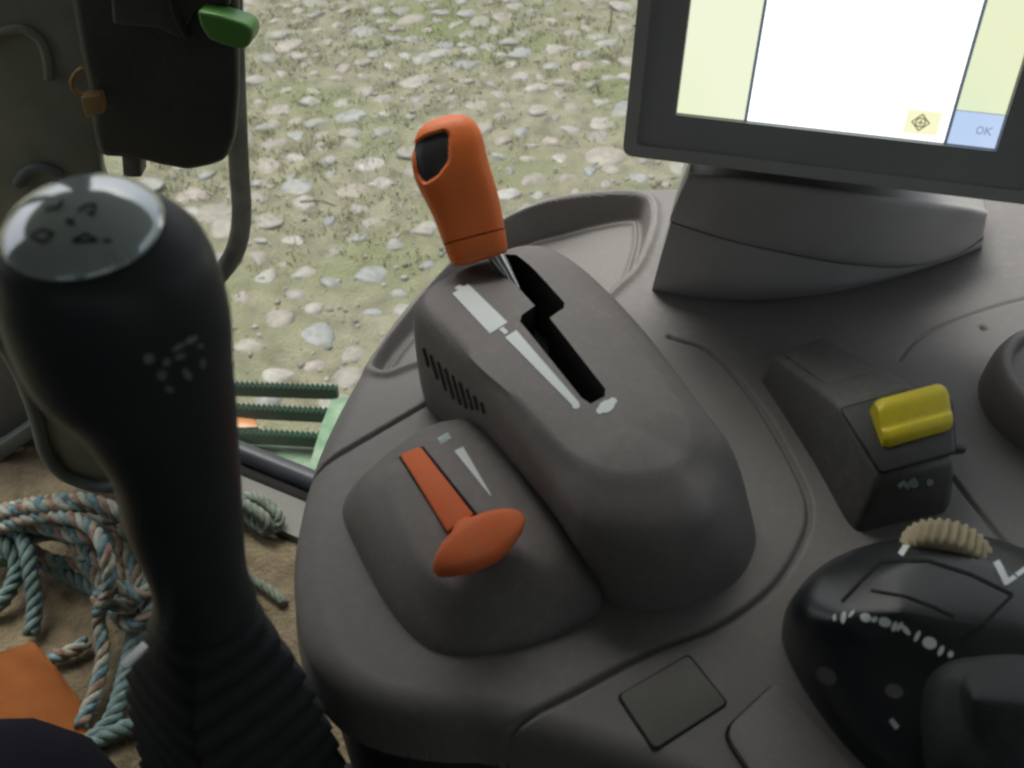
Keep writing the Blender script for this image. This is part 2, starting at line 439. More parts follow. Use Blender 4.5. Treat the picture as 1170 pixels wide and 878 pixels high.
def ico():
    bm = bmesh.new(); bmesh.ops.create_icosphere(bm, subdivisions=3, radius=1)
    V = np.array([v.co[:] for v in bm.verts]); F = np.array([[v.index for v in f.verts] for f in bm.faces]); bm.free(); return V, F
IV, IF = ico()
def cobbles():
    pts = []; cell = {}
    rmin = 0.118
    def near(x, y, r):
        cx, cy = int(x / 0.2), int(y / 0.2)
        for a in range(cx - 2, cx + 3):
            for b in range(cy - 2, cy + 3):
                for (u, v, q) in cell.get((a, b), ()):
                    if (u - x) ** 2 + (v - y) ** 2 < (0.5 * (q + r)) ** 2: return True
        return False
    for k in range(60000):
        x = random.uniform(-4.2, 4.2); y = random.uniform(1.0, 9.5)
        d = 0.5 + 0.5 * math.sin(1.1 * x + 0.7 * y + 1.3) * math.sin(0.9 * y - 0.6 * x)   # thinner and thicker stretches
        r = random.choice([0.115, 0.135, 0.15, 0.165, 0.185]) * random.uniform(0.93, 1.07) * (0.92 if d > 0.3 else 1.12)
        qx, qy = topx((x, y, 0))
        if ((qx - 470) / 95) ** 2 + ((qy - 125) / 50) ** 2 < 1 and random.random() < 0.75: continue
        if ((qx - 640) / 110) ** 2 + ((qy - 35) / 40) ** 2 < 1 and random.random() < 0.65: continue
        if near(x, y, r): continue
        pts.append((x, y, r)); cell.setdefault((int(x / 0.2), int(y / 0.2)), []).append((x, y, r))
    VV = []; FF = []; CC = []; off = 0
    pal = [(0.34, 0.335, 0.29), (0.32, 0.33, 0.30), (0.38, 0.37, 0.325), (0.34, 0.31, 0.26), (0.30, 0.32, 0.31), (0.41, 0.40, 0.355), (0.32, 0.31, 0.25), (0.37, 0.33, 0.28)]
    for (x, y, r) in pts:
        rs = np.random.RandomState(random.randrange(1 << 30))
        V = IV.copy()
        for _ in range(6):                                   # knock facets off a ball
            nrm = rs.normal(size=3); nrm /= np.linalg.norm(nrm); c = rs.uniform(0.55, 0.92)
            dd = V @ nrm; ov = np.clip(dd - c, 0, None); V = V - np.outer(ov * 0.78, nrm)
        a = rs.uniform(0.6, 0.95); sx = r * 0.60 * rs.uniform(0.85, 1.3); sy = sx * a; sz = min(sx, 0.075) * rs.uniform(0.4, 0.6)
        if rs.rand() < 0.25: sx *= 0.7; sy *= 0.7
        sz *= 0.8; V = V * np.array([sx, sy, sz])
        t = rs.uniform(-0.25, 0.25); ct, st = math.cos(t), math.sin(t)
        V = V @ np.array([[ct, 0, st], [0, 1, 0], [-st, 0, ct]]).T
        an = rs.normal(0.15, 0.7); ca, sa = math.cos(an), math.sin(an)
        V = V @ np.array([[ca, -sa, 0], [sa, ca, 0], [0, 0, 1]]).T
        zz = ground_h(x, y) - sz * rs.uniform(0.4, 0.76)
        VV.append(V + np.array([x, y, zz])); FF.append(IF + off); off += len(V)
        c = np.array(pal[rs.randint(len(pal))]) * rs.uniform(0.55, 0.75)
        CC.append(np.tile(np.append(c, 1), (len(V), 1)))
    bm = bmesh.new(); bmesh.ops.create_icosphere(bm, subdivisions=1, radius=1)
    GV = np.array([v.co[:] for v in bm.verts]); GF = np.array([[v.index for v in f.verts] for f in bm.faces]); bm.free()
    for k in range(9000):                                    # grit between the big stones
        rs = np.random.RandomState(k); x = rs.uniform(-3.6, 3.6); y = 1.0 + 7.5 * rs.rand() ** 1.3
        V = GV * rs.uniform(0.7, 1.25, (len(GV), 1)) * np.array([1, rs.uniform(.6, 1), rs.uniform(.4, .7)]) * (0.005 + 0.016 * rs.rand() ** 2.2)
        an = rs.uniform(0, 6.28); ca, sa = math.cos(an), math.sin(an); V = V @ np.array([[ca, -sa, 0], [sa, ca, 0], [0, 0, 1]]).T
        VV.append(V + np.array([x, y, ground_h(x, y) + 0.001])); FF.append(GF + off); off += len(V)
        c = np.array(pal[rs.randint(len(pal))]) * rs.uniform(0.35, 1.0); CC.append(np.tile(np.append(c, 1), (len(V), 1)))
    VV = np.concatenate(VV); FF = np.concatenate(FF); CC = np.concatenate(CC)
    me = bpy.data.meshes.new('cobblestones')
    me.vertices.add(len(VV)); me.vertices.foreach_set('co', VV.ravel())
    me.loops.add(FF.size); me.loops.foreach_set('vertex_index', FF.ravel().astype(np.int32))
    me.polygons.add(len(FF)); me.polygons.foreach_set('loop_start', np.arange(0, FF.size, 3, dtype=np.int32))
    me.update(calc_edges=True); me.validate()
    ca = me.color_attributes.new('tint', 'FLOAT_COLOR', 'POINT'); ca.data.foreach_set('color', CC.ravel())
    me.materials.append(M['stone']); me.shade_smooth()
    o = bpy.data.objects.new('cobblestones', me); COL.objects.link(o)
    tag(o, 'pale rounded cobblestones half sunk in the mossy earth of the yard', 'cobblestones', kind='stuff')
cobbles()

def grass():
    V = []; F = []; C = []
    spots = [(onz(590, 35, -CAMZ), 0.55, 800), (onz(320, 30, -CAMZ), 0.5, 450), (onz(420, 60, -CAMZ), 0.7, 450), (onz(330, 190, -CAMZ), 0.4, 300), (onz(290, 100, -CAMZ), 0.3, 250),
             (onz(480, 100, -CAMZ), 0.7, 350), (onz(700, 120, -CAMZ), 0.6, 250), (onz(430, 260, -CAMZ), 0.5, 250), (onz(235, 190, -CAMZ), 0.25, 220)]
    for (p, s, n) in spots:
        for k in range(n * 3):
            if k % 14 == 0: cx_, cy_ = random.gauss(p.x, s), random.gauss(p.y, s * 0.9)
            x = random.gauss(cx_, 0.035); y = random.gauss(cy_, 0.03); z = ground_h(x, y) - 0.004
            h = random.uniform(0.008, 0.034); w = random.uniform(0.002, 0.004); a = random.uniform(0, 6.28); b = random.uniform(0.2, 1.1) * h
            dx, dy = math.cos(a), math.sin(a); px_, py_ = -dy * w, dx * w; o = len(V)
            V += [(x - px_, y - py_, z), (x + px_, y + py_, z), (x + dx * b * 0.4 + px_ * .7, y + dy * b * 0.4 + py_ * .7, z + h * 0.65), (x + dx * b * 0.4 - px_ * .7, y + dy * b * 0.4 - py_ * .7, z + h * 0.65), (x + dx * b, y + dy * b, z + h)]
            F += [(o, o + 1, o + 2, o + 3), (o + 3, o + 2, o + 4)]
            g = random.uniform(0.7, 1.3); c = (0.115 * g, 0.15 * g, 0.04 * g, 1) if random.random() < .7 else (0.24 * g, 0.22 * g, 0.10 * g, 1)
            C += [c] * 5
    o = obj('yard_grass', V, F, M['grass'])
    ca = o.data.color_attributes.new('tint', 'FLOAT_COLOR', 'POINT'); ca.data.foreach_set('color', np.array(C).ravel())
    tag(o, 'thin patchy grass growing between the cobblestones', 'grass', kind='stuff')
grass()
def twig(a, b, r, mat, name, label, lift=0.02, up=0.0):
    A = onz(a[0], a[1], -CAMZ + lift); B = onz(b[0], b[1], -CAMZ + lift) if not up else A + Vector((0.01, 0.02, up))
    mid = A.lerp(B, 0.5) + Vector((0.01, 0.015, 0.006))
    P = catmull([A, mid, B], 6, False)
    v, f = tube_mesh(P, [r * (1 - 0.5 * i / (len(P) - 1)) for i in range(len(P))], 6)
    tag(obj(name, v, f, mat, smooth=60, base=A), label, 'twig')
twig((348, 136), (380, 131), 0.006, M['straw'], 'straw_stalk', 'pale straw stalk lying on cobbles right of the dark handrail', 0.045)
twig((279, 131), (315, 143), 0.006, M['straw'], 'straw_stalk', 'long pale stalk touching the dark handrail, tilted down to the right', 0.045)
twig((343, 231), (384, 236), 0.006, M['stick'], 'fallen_twig', 'dark thin twig lying on bare earth below the two straw stalks', 0.03)
twig((435, 108), (482, 101), 0.005, M['straw'], 'straw_stalk', 'pale stalk on earth above the orange throttle knob', 0.03)
twig((695, 39), (697, 17), 0.006, M['stick'], 'upright_stick', 'dark thin stick standing upright in the yard left of the display', 0.0, 0.14)

# ------------------------------------------------------------------ the tractor cab round the driver
cab = thing('tractor_cab', 'tractor cab with dusty tan floor, olive side panel and dark sill under its clear window', 'tractor cab', (0, 0, CAMZ + FLOOR))
ZF = CAMZ + FLOOR
sill_plan = [(-1.0, 1.22), (-0.68, 1.09)] + [tuple(onz(px, py, -0.95)[:2]) for px, py in ((180, 472), (265, 507), (350, 541), (420, 569))] + [(-0.08, 0.81), (0.15, 0.83), (0.5, 0.85), (1.05, 0.85)]
sillc = [Vector((p.x, p.y, 0)) for p in catmull([(x, y, 0) for x, y in sill_plan], 6, False)]
# floor
fl = [(p.x, p.y - 0.002, ZF) for p in sillc] + [(1.05, -1.1, ZF), (-1.0, -1.1, ZF)]
bm = prism_bm(fl, [(x, y, z - 0.05) for x, y, z in fl], 0)
obj_bm('floor_mat', bm, M['floor'], cab)
v, f = tube_mesh([(p.x, p.y, CAMZ - 0.962) for p in sillc], 0.015, 12)
obj('window_sill', v, f, M['sill'], cab, 40)
v, f = tube_mesh([(p.x, p.y - 0.022, CAMZ - 0.978) for p in sillc], 0.014, 10)
obj('sill_gasket', v, f, M['slot'], cab, 40)
# ledge inside the sill
led = [(p.x, p.y - 0.03, ZF + 0.002) for p in sillc] + [(p.x - 0.01, p.y - 0.085, ZF + 0.002) for p in sillc[::-1]]
obj_bm('ledge', prism_bm(led, [(x, y, ZF + 0.012) for x, y, z in led], 0), M['olive'], cab)
ROOFZ = CAMZ + 0.38
gvv = []; gff = []
for i, p in enumerate(sillc): gvv += [(p.x, p.y, CAMZ - 0.955), (p.x, p.y, CAMZ - 0.1), (p.x, p.y - 0.07, ROOFZ)]
for i in range(len(sillc) - 1): gff += [(3 * i, 3 * i + 3, 3 * i + 4, 3 * i + 1), (3 * i + 1, 3 * i + 4, 3 * i + 5, 3 * i + 2)]
obj('window_pane', gvv, gff, M['glass'], cab, 180)
rf = [(p.x, p.y - 0.05, ROOFZ) for p in sillc] + [(1.1, -1.15, ROOFZ), (-1.05, -1.15, ROOFZ)]
obj_bm('roof', prism_bm(rf, [(x, y, z + 0.12) for x, y, z in rf], 0.01, 2), M['roof'], cab, 40)  # cab roof, out of view; height and pale lining set for interior light
def cabbox(name, x0, x1, y0, y1, z0, z1, m):
    q = [(x0, y0, z0), (x1, y0, z0), (x1, y1, z0), (x0, y1, z0)]
    return obj_bm(name, prism_bm(q, [(x, y, z1) for x, y, z in q], 0.008, 2), M[m], cab, 40)
cabbox('rear_wall', -1.0, 1.05, -1.16, -1.1, ZF, CAMZ - 0.62, 'roof')  # out of view; top kept low so light enters from behind
cabbox('rear_pillar', -1.0, -0.9, -1.16, -1.1, CAMZ - 0.617, ROOFZ - 0.003, 'roof')
cabbox('rear_pillar', 0.95, 1.05, -1.16, -1.1, CAMZ - 0.617, ROOFZ - 0.003, 'roof')
cabbox('unseen_side_wall', 1.055, 1.1, -0.047, 0.84, ZF, CAMZ - 0.38, 'roof')  # out of view; kept low so fill light enters from the right
cabbox('unseen_side_wall', 1.055, 1.1, -1.09, -0.05, ZF, ROOFZ - 0.003, 'roof')  # added solid side, out of view, holding back light from the right
cabbox('unseen_side_wall', -1.05, -1.0, -1.09, 0.36, ZF, ROOFZ - 0.003, 'roof')  # added solid side, out of view, blocking light from the rear left
cabbox('pillar', -1.04, -0.94, 1.09, 1.18, ZF + 0.02, ROOFZ - 0.003, 'panel')
# olive panel at the left, upright, down to the floor
YP = 0.87
pan = [(-90, -60), (92, -60), (102, 20), (112, 110), (118, 200), (150, 300), (186, 440), (172, 520), (150, 546), (125, 556), (98, 553), (70, 540), (52, 516), (42, 480), (28, 438), (8, 400), (-40, 330), (-90, 290)]
pf = [ony(x, y, YP) for x, y in pan]
obj_bm('side_panel', prism_bm(pf, shift(pf, (-0.01, 0.035, 0)), 0.006, 3), M['panel'], cab, 40)
rim = catmull([ony(x, y, YP - 0.004) for x, y in [(186, 440), (174, 515), (150, 546), (125, 556), (98, 553), (70, 540), (52, 516), (42, 480), (28, 438), (8, 400), (-40, 330)]], 6, False)
v, f = tube_mesh(rim, 0.0085, 10); obj('panel_rim', v, f, M['panelrim'], cab, 60)
v, f = tube_mesh(catmull([ony(x, y, YP - 0.002) for x, y in [(-20, 52), (0, 38), (25, 33), (46, 46), (54, 68), (56, 90)]], 6, False), 0.0045, 10)
obj('panel_ridge', v, f, M['panel'], cab, 60)
v, f = tube_mesh(catmull([ony(x, y, YP - 0.002) for x, y in [(20, 210), (32, 195), (50, 192), (70, 200)]], 6, False), 0.006, 10)
obj('panel_ridge', v, f, M['panelrim'], cab, 60)
v, f = tube_mesh(catmull([ony(x, y, YP + 0.0) for x, y in [(-30, 330), (0, 372), (18, 410), (32, 452)]], 6, False), 0.008, 10)
obj('panel_ridge', v, f, M['panelrim'], cab, 60)
q = [(-0.52, 0.885, 2.16), (-0.385, 0.885, 2.16), (-0.385, 0.935, 2.16), (-0.52, 0.935, 2.16)]
obj_bm('pillar', prism_bm(q, [(x, y - 0.06, ROOFZ + 0.004) for x, y, z in q], 0.008, 2), M['panel'], cab, 40)
q = [ony(x, y, 0.96) for x, y in [(-140, 380), (60, 380), (66, 480), (60, 556), (-140, 590)]]
obj_bm('kick_panel', prism_bm(q, shift(q, (0, 0.02, 0)), 0.004, 2), M['greyd'], cab, 40)
kb = [ony(x, y, 0.93) for x, y in [(-60, 535), (0, 508), (36, 484), (40, 500), (0, 530), (-60, 562)]]
obj_bm('kick_bar', prism_bm(kb, shift(kb, (0, 0.02, 0)), 0.004, 2), M['panelrim'], cab, 40)

# ------------------------------------------------------------------ black box, green flap, padlock, handrail, step at the left
YB = 0.80
sil = [(70, -60), (272, -60), (274, 40), (274, 110), (270, 160), (260, 186), (240, 193), (214, 198), (184, 192), (150, 184), (112, 182), (104, 150), (101, 110), (90, 60)]
bx = thing('storage_box', 'black plastic box with bulging lower edge hanging against the olive panel', 'box', ony(170, 190, YB))
fr = [ony(x, y, YB) for x, y in sil]
obj_bm('shell', prism_bm(fr, shift(fr, (-0.01, 0.05, 0)), 0.012, 4), M['black'], bx, 50)
lf = [ony(x, y, YB - 0.012) for x, y in [(120, -60), (262, -60), (262, 10), (222, 14), (206, 46), (180, 34), (128, 30)]]
obj_bm('lid', prism_bm(lf, shift(lf, (0, 0.011, 0)), 0.004, 3), M['black'], bx, 50)
v, f = tube_mesh(catmull([ony(x, y, YB - 0.012) for x, y in [(196, -30), (200, 10), (208, 30), (216, 42)]], 6, False), 0.004, 8)
obj('lid_seal', v, f, M['tube'], bx, 60)
st = [ony(x, y, YB + 0.02) for x, y in [(138, 178), (160, 180), (162, 204), (140, 204)]]
obj_bm('foot', prism_bm(st, shift(st, (0, 0.02, 0)), 0.003, 2), M['greyd'], bx, 40)
gfp = [ony(x, y, YB - 0.035) for x, y in [(224, 12), (250, 17), (278, 26), (287, 32), (289, 42), (285, 53), (276, 58), (256, 53), (238, 46), (228, 30)]]
gl = obj_bm('green_flap', prism_bm(gfp, shift(gfp, (0.0, 0.03, -0.004)), 0.0035, 3), M['green'], None, 50, base=ony(258, 60, YB - 0.03))
tag(gl, 'bright green metal flap with pale top edge beside the black box', 'flap')
pl = thing('padlock', 'small tan brass padlock with thin open shackle hanging on the black box', 'padlock', ony(104, 135, YB - 0.01))
bq = [ony(x, y, YB - 0.02) for x, y in [(90, 112), (114, 109), (119, 131), (97, 137)]]
obj_bm('lock_body', prism_bm(bq, shift(bq, (0, 0.014, 0)), 0.003, 2), M['brass'], pl, 40)
v, f = tube_mesh(catmull([ony(x, y, YB - 0.014) for x, y in [(98, 112), (86, 104), (82, 95), (87, 84), (95, 78)]], 6, False), 0.0022, 8)
obj('shackle', v, f, M['brass'], pl, 60)
YH = 1.09
hr = catmull([ony(x, y, YH) for x, y in [(262, -60), (267, 60), (270, 130), (273, 190), (276, 245), (270, 283), (254, 310), (228, 334), (180, 365), (140, 385)]], 8, False)
v, f = tube_mesh(hr, 0.0125, 14)
tag(obj('handrail', v, f, M['tube'], None, 60, base=hr[-1]), 'dark worn steel handrail outside the window, bent inward at its lower end', 'handrail')

stp = thing('cab_step', 'green metal step with three serrated dark bars outside below the window', 'step', onz(310, 470, -1.17))
def serrated(a, b, hgt, thick):
    A = onz(*a, -1.13); B = onz(*b, -1.13); D = (B - A); n = int(D.length / 0.0085); d = D.normalized(); side = Vector((-d.y, d.x, 0)).normalized() * thick
    top = []
    for i in range(n + 1):
        p = A + D * (i / n); top.append(p); 
        if i < n: top.append(A + D * ((i + 0.5) / n) - Vector((0, 0, 0.0065)))
    V = []; F = []
    for p in top: V += [p, p + side, Vector((p.x, p.y, A.z - hgt)), Vector((p.x, p.y, A.z - hgt)) + side]
    for i in range(len(top) - 1):
        o = 4 * i
        F += [(o, o + 4, o + 5, o + 1), (o, o + 2, o + 6, o + 4), (o + 1, o + 5, o + 7, o + 3), (o + 2, o + 3, o + 7, o + 6)]
    e = 4 * (len(top) - 1); F += [(0, 1, 3, 2), (e, e + 2, e + 3, e + 1)]
    return V, F
for a, b in (((205, 438), (384, 444)), ((205, 462), (382, 471)), ((205, 490), (380, 500))):
    v, f = serrated(a, b, 0.026, 0.012); obj('tread_bar', v, f, M['dgreen'], stp)
q = [onz(x, y, -1.12) for x, y in [(366, 486), (378, 456), (400, 452), (385, 540), (356, 560), (352, 535)]]
obj_bm('side_plate', prism_bm(q, shift(q, (0, 0, -0.045)), 0.003, 2), M['lgreen'], stp, 40)
q = [onz(x, y, -1.165) for x, y in [(200, 496), (366, 500), (358, 535), (200, 522)]]
obj_bm('step_pan', prism_bm(q, shift(q, (0, 0, -0.012)), 0.002, 2), M['lgreen'], stp, 40)
q = [onz(x, y, -1.145) for x, y in [(250, 474), (290, 478), (296, 488), (250, 489)]]
obj_bm('reflector', prism_bm(q, shift(q, (0, 0, -0.018)), 0.003, 2), M['amber'], stp, 40)

# ------------------------------------------------------------------ ropes, strap on the floor
def rope_mesh(P, r, turns_per_m=18, strands=3, n=7, tint=0):
    """laid rope: three round strands twisted about the path"""
    P = [Vector(p) for p in P]
    L = 0; S = [0]
    for i in range(1, len(P)): L += (P[i] - P[i - 1]).length; S.append(L)
    N = max(8, int(L / 0.006)); Q = []
    j = 0
    for k in range(N + 1):
        s = L * k / N
        while j < len(S) - 2 and S[j + 1] < s: j += 1
        t = (s - S[j]) / max(1e-6, S[j + 1] - S[j]); Q.append(P[j].lerp(P[j + 1], min(1, max(0, t))))
    out = []
    for st_ in range(strands):
        C = []; T0 = (Q[1] - Q[0]).normalized(); up = Vector((0, 0, 1)) if abs(T0.z) < 0.9 else Vector((1, 0, 0)); Nn = (up - T0 * up.dot(T0)).normalized()
        for i, p in enumerate(Q):
            T = (Q[min(i + 1, N)] - Q[max(i - 1, 0)]).normalized(); Nn = (Nn - T * Nn.dot(T)).normalized(); B = T.cross(Nn)
            a = 2 * math.pi * (st_ / strands + turns_per_m * L * i / N)
            C.append(p + (Nn * math.cos(a) + B * math.sin(a)) * r * 0.52)
        out.append(tube_mesh(C, r * 0.56, n))
    return out
def rope(name, paths, r, mats, parent=None, base=None, tpm=18):
    V = []; F = []; fm = []
    for P in paths:
        for k, (v, f) in enumerate(rope_mesh(P, r, tpm)):
            o = len(V); V += v; F += [tuple(i + o for i in q) for q in f]; fm += [k % len(mats)] * len(f)
    return obj(name, V, F, mats, parent, 180, base, fm)
def fpath(pts, n=8): return catmull([onz(x, y, FLOOR + h) for x, y, h in pts], n, False)
mix = [M['ropeb'], M['ropew'], M['roper']]
paths = []
for pts in (
    [(-30, 600, .06), (10, 584, .10), (60, 578, .12), (110, 580, .12), (150, 600, .10), (175, 640, .07), (182, 680, .04), (165, 720, .02)],
    [(-30, 620, .04), (15, 598, .09), (60, 590, .11), (100, 600, .12), (120, 630, .12), (125, 670, .09), (112, 705, .05), (118, 740, .03), (112, 780, .02), (98, 815, .015), (92, 830, .015)],
    [(0, 640, .03), (25, 605, .07), (75, 596, .085), (130, 610, .08), (160, 650, .06), (168, 690, .035), (150, 730, .02)],
    [(-20, 650, .02), (30, 618, .05), (70, 612, .06), (110, 640, .06), (140, 655, .06), (165, 680, .04)],
    [(20, 600, .08), (60, 606, .08), (95, 615, .09), (125, 615, .09), (150, 640, .07), (160, 665, .06), (150, 690, .05), (125, 690, .06), (108, 685, .06)],
    [(112, 680, .075), (135, 670, .085), (160, 682, .07), (172, 660, .07), (165, 625, .08)],
    [(-10, 600, .03), (30, 625, .04), (60, 640, .03), (100, 650, .03), (140, 700, .03), (160, 700, .03)],
    [(-20, 588, .05), (40, 575, .10), (90, 570, .13), (135, 584, .13), (165, 612, .11), (178, 650, .08)],
    [(95, 640, .05), (120, 600, .085), (145, 590, .09), (170, 612, .09), (180, 645, .06), (170, 700, .03)],
    [(130, 700, .03), (150, 715, .04), (172, 700, .05), (185, 670, .055), (178, 640, .07)],
    [(60, 592, .04), (95, 590, .06), (140, 600, .05), (172, 625, .05), (184, 660, .03)],
    [(58, 752, .012), (80, 745, .015), (100, 733, .015)]):
    paths.append(fpath(pts))
tag(rope('mixed_rope', paths, 0.0080, mix, base=onz(90, 690, FLOOR), tpm=25), 'coil of worn blue, cream and red twisted rope piled on the tan floor', 'rope')
tp = [fpath([(20, 600, .06), (30, 625, .07), (36, 660, .05), (40, 690, .03), (36, 725, .012)]),
      fpath([(160, 690, .03), (150, 740, .02), (138, 790, .014), (128, 820, .012), (105, 845, .012), (60, 870, .012)]),
      fpath([(105, 850, .012), (128, 838, .013), (155, 828, .013), (190, 820, .013)]),
      fpath([(-20, 600, .05), (5, 620, .06), (20, 650, .04), (0, 690, .02), (-30, 700, .012)]),
      fpath([(-10, 640, .03), (40, 640, .02), (90, 665, .014), (140, 690, .012)])]
tag(rope('teal_rope', tp, 0.0092, [M['teal']], base=onz(36, 725, FLOOR), tpm=26), 'plain teal rope running from under the coil across the tan floor', 'rope')
gp = [fpath([(262, 575, .012), (290, 568, .03), (315, 585, .03), (318, 600, .02), (300, 606, .015), (275, 585, .02), (255, 590, .012)]),
      fpath([(240, 570, .02), (275, 575, .035), (300, 590, .035), (308, 605, .02), (290, 600, .01)]),
      ]
tag(rope('frayed_rope', gp, 0.0075, [M['ropeg']], base=onz(300, 606, FLOOR), tpm=30), 'small bunch of dull grey green rope beneath the dark sill', 'rope')
tag(rope('rope_scrap', [fpath([(268, 655, .008), (290, 664, .008), (312, 678, .008), (326, 690, .006)])], 0.006, [M['ropeg']], base=onz(300, 672, FLOOR), tpm=30), 'short grey scrap of rope on the tan floor right of the joystick', 'rope')
q = [onz(x, y, FLOOR + h) for x, y, h in [(-40, 752, .05), (0, 745, .05), (36, 733, .06), (62, 765, .045), (88, 800, .02), (105, 850, .006), (60, 860, .006), (-40, 820, .02)]]
tag(obj_bm('orange_strap', prism_bm(q, shift(q, (0.002, 0.002, -0.005)), 0.0015, 2), M['ostrap'], None, 40, base=onz(80, 815, FLOOR)), 'flat orange plastic strap lying on the floor beside the dark trousers', 'strap')

# ------------------------------------------------------------------ the driver (only a navy knee shows)
def skinned(name, nodes, edges, mat, base, sub=2):
    me = bpy.data.meshes.new(name); me.from_pydata([Vector(p) for p, r in nodes], edges, [])
    o = bpy.data.objects.new(name, me); COL.objects.link(o)
    sk = o.modifiers.new('skin', 'SKIN'); sk.use_smooth_shade = True
    lay = me.skin_vertices[0].data
    for i, (p, r) in enumerate(nodes): lay[i].radius = (r, r) if not isinstance(r, tuple) else r; lay[i].use_root = (i == 0)
    sb = o.modifiers.new('sub', 'SUBSURF'); sb.levels = sub; sb.render_levels = sub
    dg = bpy.context.evaluated_depsgraph_get(); m2 = bpy.data.meshes.new_from_object(o.evaluated_get(dg))
    bpy.data.objects.remove(o)
    m2.transform(Matrix.Translation(-Vector(base))); m2.materials.clear(); m2.materials.append(mat); m2.shade_smooth()
    o = bpy.data.objects.new(name, m2); COL.objects.link(o); o.location = base; return o
knee = Vector((-0.283, 0.245, CAMZ - 0.515))
hip = Vector((-0.18, -0.24, CAMZ - 0.60)); pel = Vector((-0.22, -0.30, CAMZ - 0.58))
hip2 = Vector((-0.36, -0.26, CAMZ - 0.60)); knee2 = Vector((-0.66, 0.20, CAMZ - 0.56))
chest = Vector((-0.16, -0.39, CAMZ - 0.24)); neck = Vector((-0.15, -0.37, CAMZ - 0.05)); head = Vector((-0.14, -0.33, CAMZ + 0.10))
nodes = [(pel, (0.16, 0.12)), (hip, 0.09), (knee.lerp(hip, 0.5), 0.082), (knee, 0.083), (knee + Vector((-0.02, 0.03, -0.2)), 0.058), (Vector((-0.34, 0.19, ZF + 0.09)), 0.045), (Vector((-0.34, 0.24, ZF + 0.04)), 0.045), (Vector((-0.35, 0.36, ZF + 0.03)), 0.04),
         (hip2, 0.09), (knee2.lerp(hip2, 0.5), 0.082), (knee2, 0.068), (knee2 + Vector((0, 0.0, -0.3)), 0.05), (Vector((-0.67, 0.30, ZF + 0.035)), 0.042),
         (pel.lerp(chest, 0.5), (0.16, 0.11)), (chest, (0.19, 0.12)), (neck, 0.06), (head, 0.095),
         (chest + Vector((0.2, 0.02, 0.1)), 0.055), (chest + Vector((0.26, 0.08, -0.16)), 0.045), (chest + Vector((0.22, 0.22, 0.04)), 0.035),
         (chest + Vector((-0.2, 0.02, 0.1)), 0.055), (chest + Vector((-0.26, 0.08, -0.16)), 0.045), (chest + Vector((-0.2, 0.25, -0.22)), 0.035)]
edges = [(0, 1), (1, 2), (2, 3), (3, 4), (4, 5), (5, 6), (6, 7), (0, 8), (8, 9), (9, 10), (10, 11), (11, 12), (0, 13), (13, 14), (14, 15), (15, 16), (14, 17), (17, 18), (18, 19), (14, 20), (20, 21), (21, 22)]
pr = skinned('person', nodes, edges, M['cloth'], (-0.34, -0.3, ZF))
tag(pr, 'seated person of whom only a bent knee in dark navy trousers shows', 'person')
# the seat the driver sits on
sc_ = thing('driver_seat', 'dark cushioned driver seat behind the trousered knee', 'seat', (-0.33, -0.35, ZF))
q = [(-0.60, -0.62, 0), (-0.08, -0.62, 0), (-0.10, -0.02, 0), (-0.58, -0.02, 0)]
zc = CAMZ - 0.74
obj_bm('seat_cushion', prism_bm([(x, y, zc - 0.10) for x, y, z in q], [(x, y, zc + 0.02) for x, y, z in q], 0.03, 3), M['cloth'], sc_, 50)
obj_bm('backrest', prism_bm([(-0.58, -0.62, zc), (-0.08, -0.62, zc), (-0.12, -0.72, CAMZ - 0.05), (-0.54, -0.72, CAMZ - 0.05)], [(-0.58, -0.75, zc), (-0.08, -0.75, zc), (-0.12, -0.84, CAMZ - 0.05), (-0.54, -0.84, CAMZ - 0.05)], 0.03, 3), M['cloth'], sc_, 50)
obj_bm('pedestal', prism_bm([(-0.5, -0.5, ZF), (-0.2, -0.5, ZF), (-0.2, -0.15, ZF), (-0.5, -0.15, ZF)], [(-0.5, -0.5, zc - 0.1), (-0.2, -0.5, zc - 0.1), (-0.2, -0.15, zc - 0.1), (-0.5, -0.15, zc - 0.1)], 0.01, 2), M['black'], sc_, 50)

# ------------------------------------------------------------------ the console: deck as a height sheet
con = thing('armrest_console', 'broad grey brown plastic control console with rounded edge carrying levers, switches and a display', 'control console', (0.2, 0.4, ZF))
def px_poly(pts, n=6, closed=True): return np.array([(p.x, p.y) for p in catmull([dk(x, y) for x, y in pts], n, closed)])
def seg_dist(X, Y, poly, closed):
    d = np.full(X.shape, 1e9); N = len(poly)
    for i in range(N if closed else N - 1):
        ax, ay = poly[i]; bx_, by_ = poly[(i + 1) % N]; ex, ey = bx_ - ax, by_ - ay; L2 = ex * ex + ey * ey
        if L2 < 1e-14: continue
        t = np.clip(((X - ax) * ex + (Y - ay) * ey) / L2, 0, 1)
        d = np.minimum(d, (X - ax - t * ex) ** 2 + (Y - ay - t * ey) ** 2)
    return np.sqrt(d)
def inside(X, Y, poly):
    c = np.zeros(X.shape, bool); N = len(poly)
    for i in range(N):
        ax, ay = poly[i]; bx_, by_ = poly[(i + 1) % N]
        if ay == by_: continue
        c ^= ((ay > Y) != (by_ > Y)) & (X < (bx_ - ax) * (Y - ay) / (by_ - ay) + ax)
    return c
def sdf(X, Y, poly):
    d = seg_dist(X, Y, poly, True); return np.where(inside(X, Y, poly), d, -d)
OUT = [(752, 210), (690, 213), (640, 219), (598, 231), (560, 250), (520, 282), (482, 322), (450, 360), (420, 402), (392, 448), (366, 500), (349, 548), (337, 598), (332, 640), (335, 690), (346, 735), (368, 770), (402, 797), (450, 814), (500, 821), (545, 822), (585, 831), (640, 848), (700, 868), (760, 890), (900, 950), (1080, 1010), (1400, 1000), (1560, 700), (1560, 420), (1400, 240), (1150, 205), (900, 206)]
outp = px_poly(OUT)
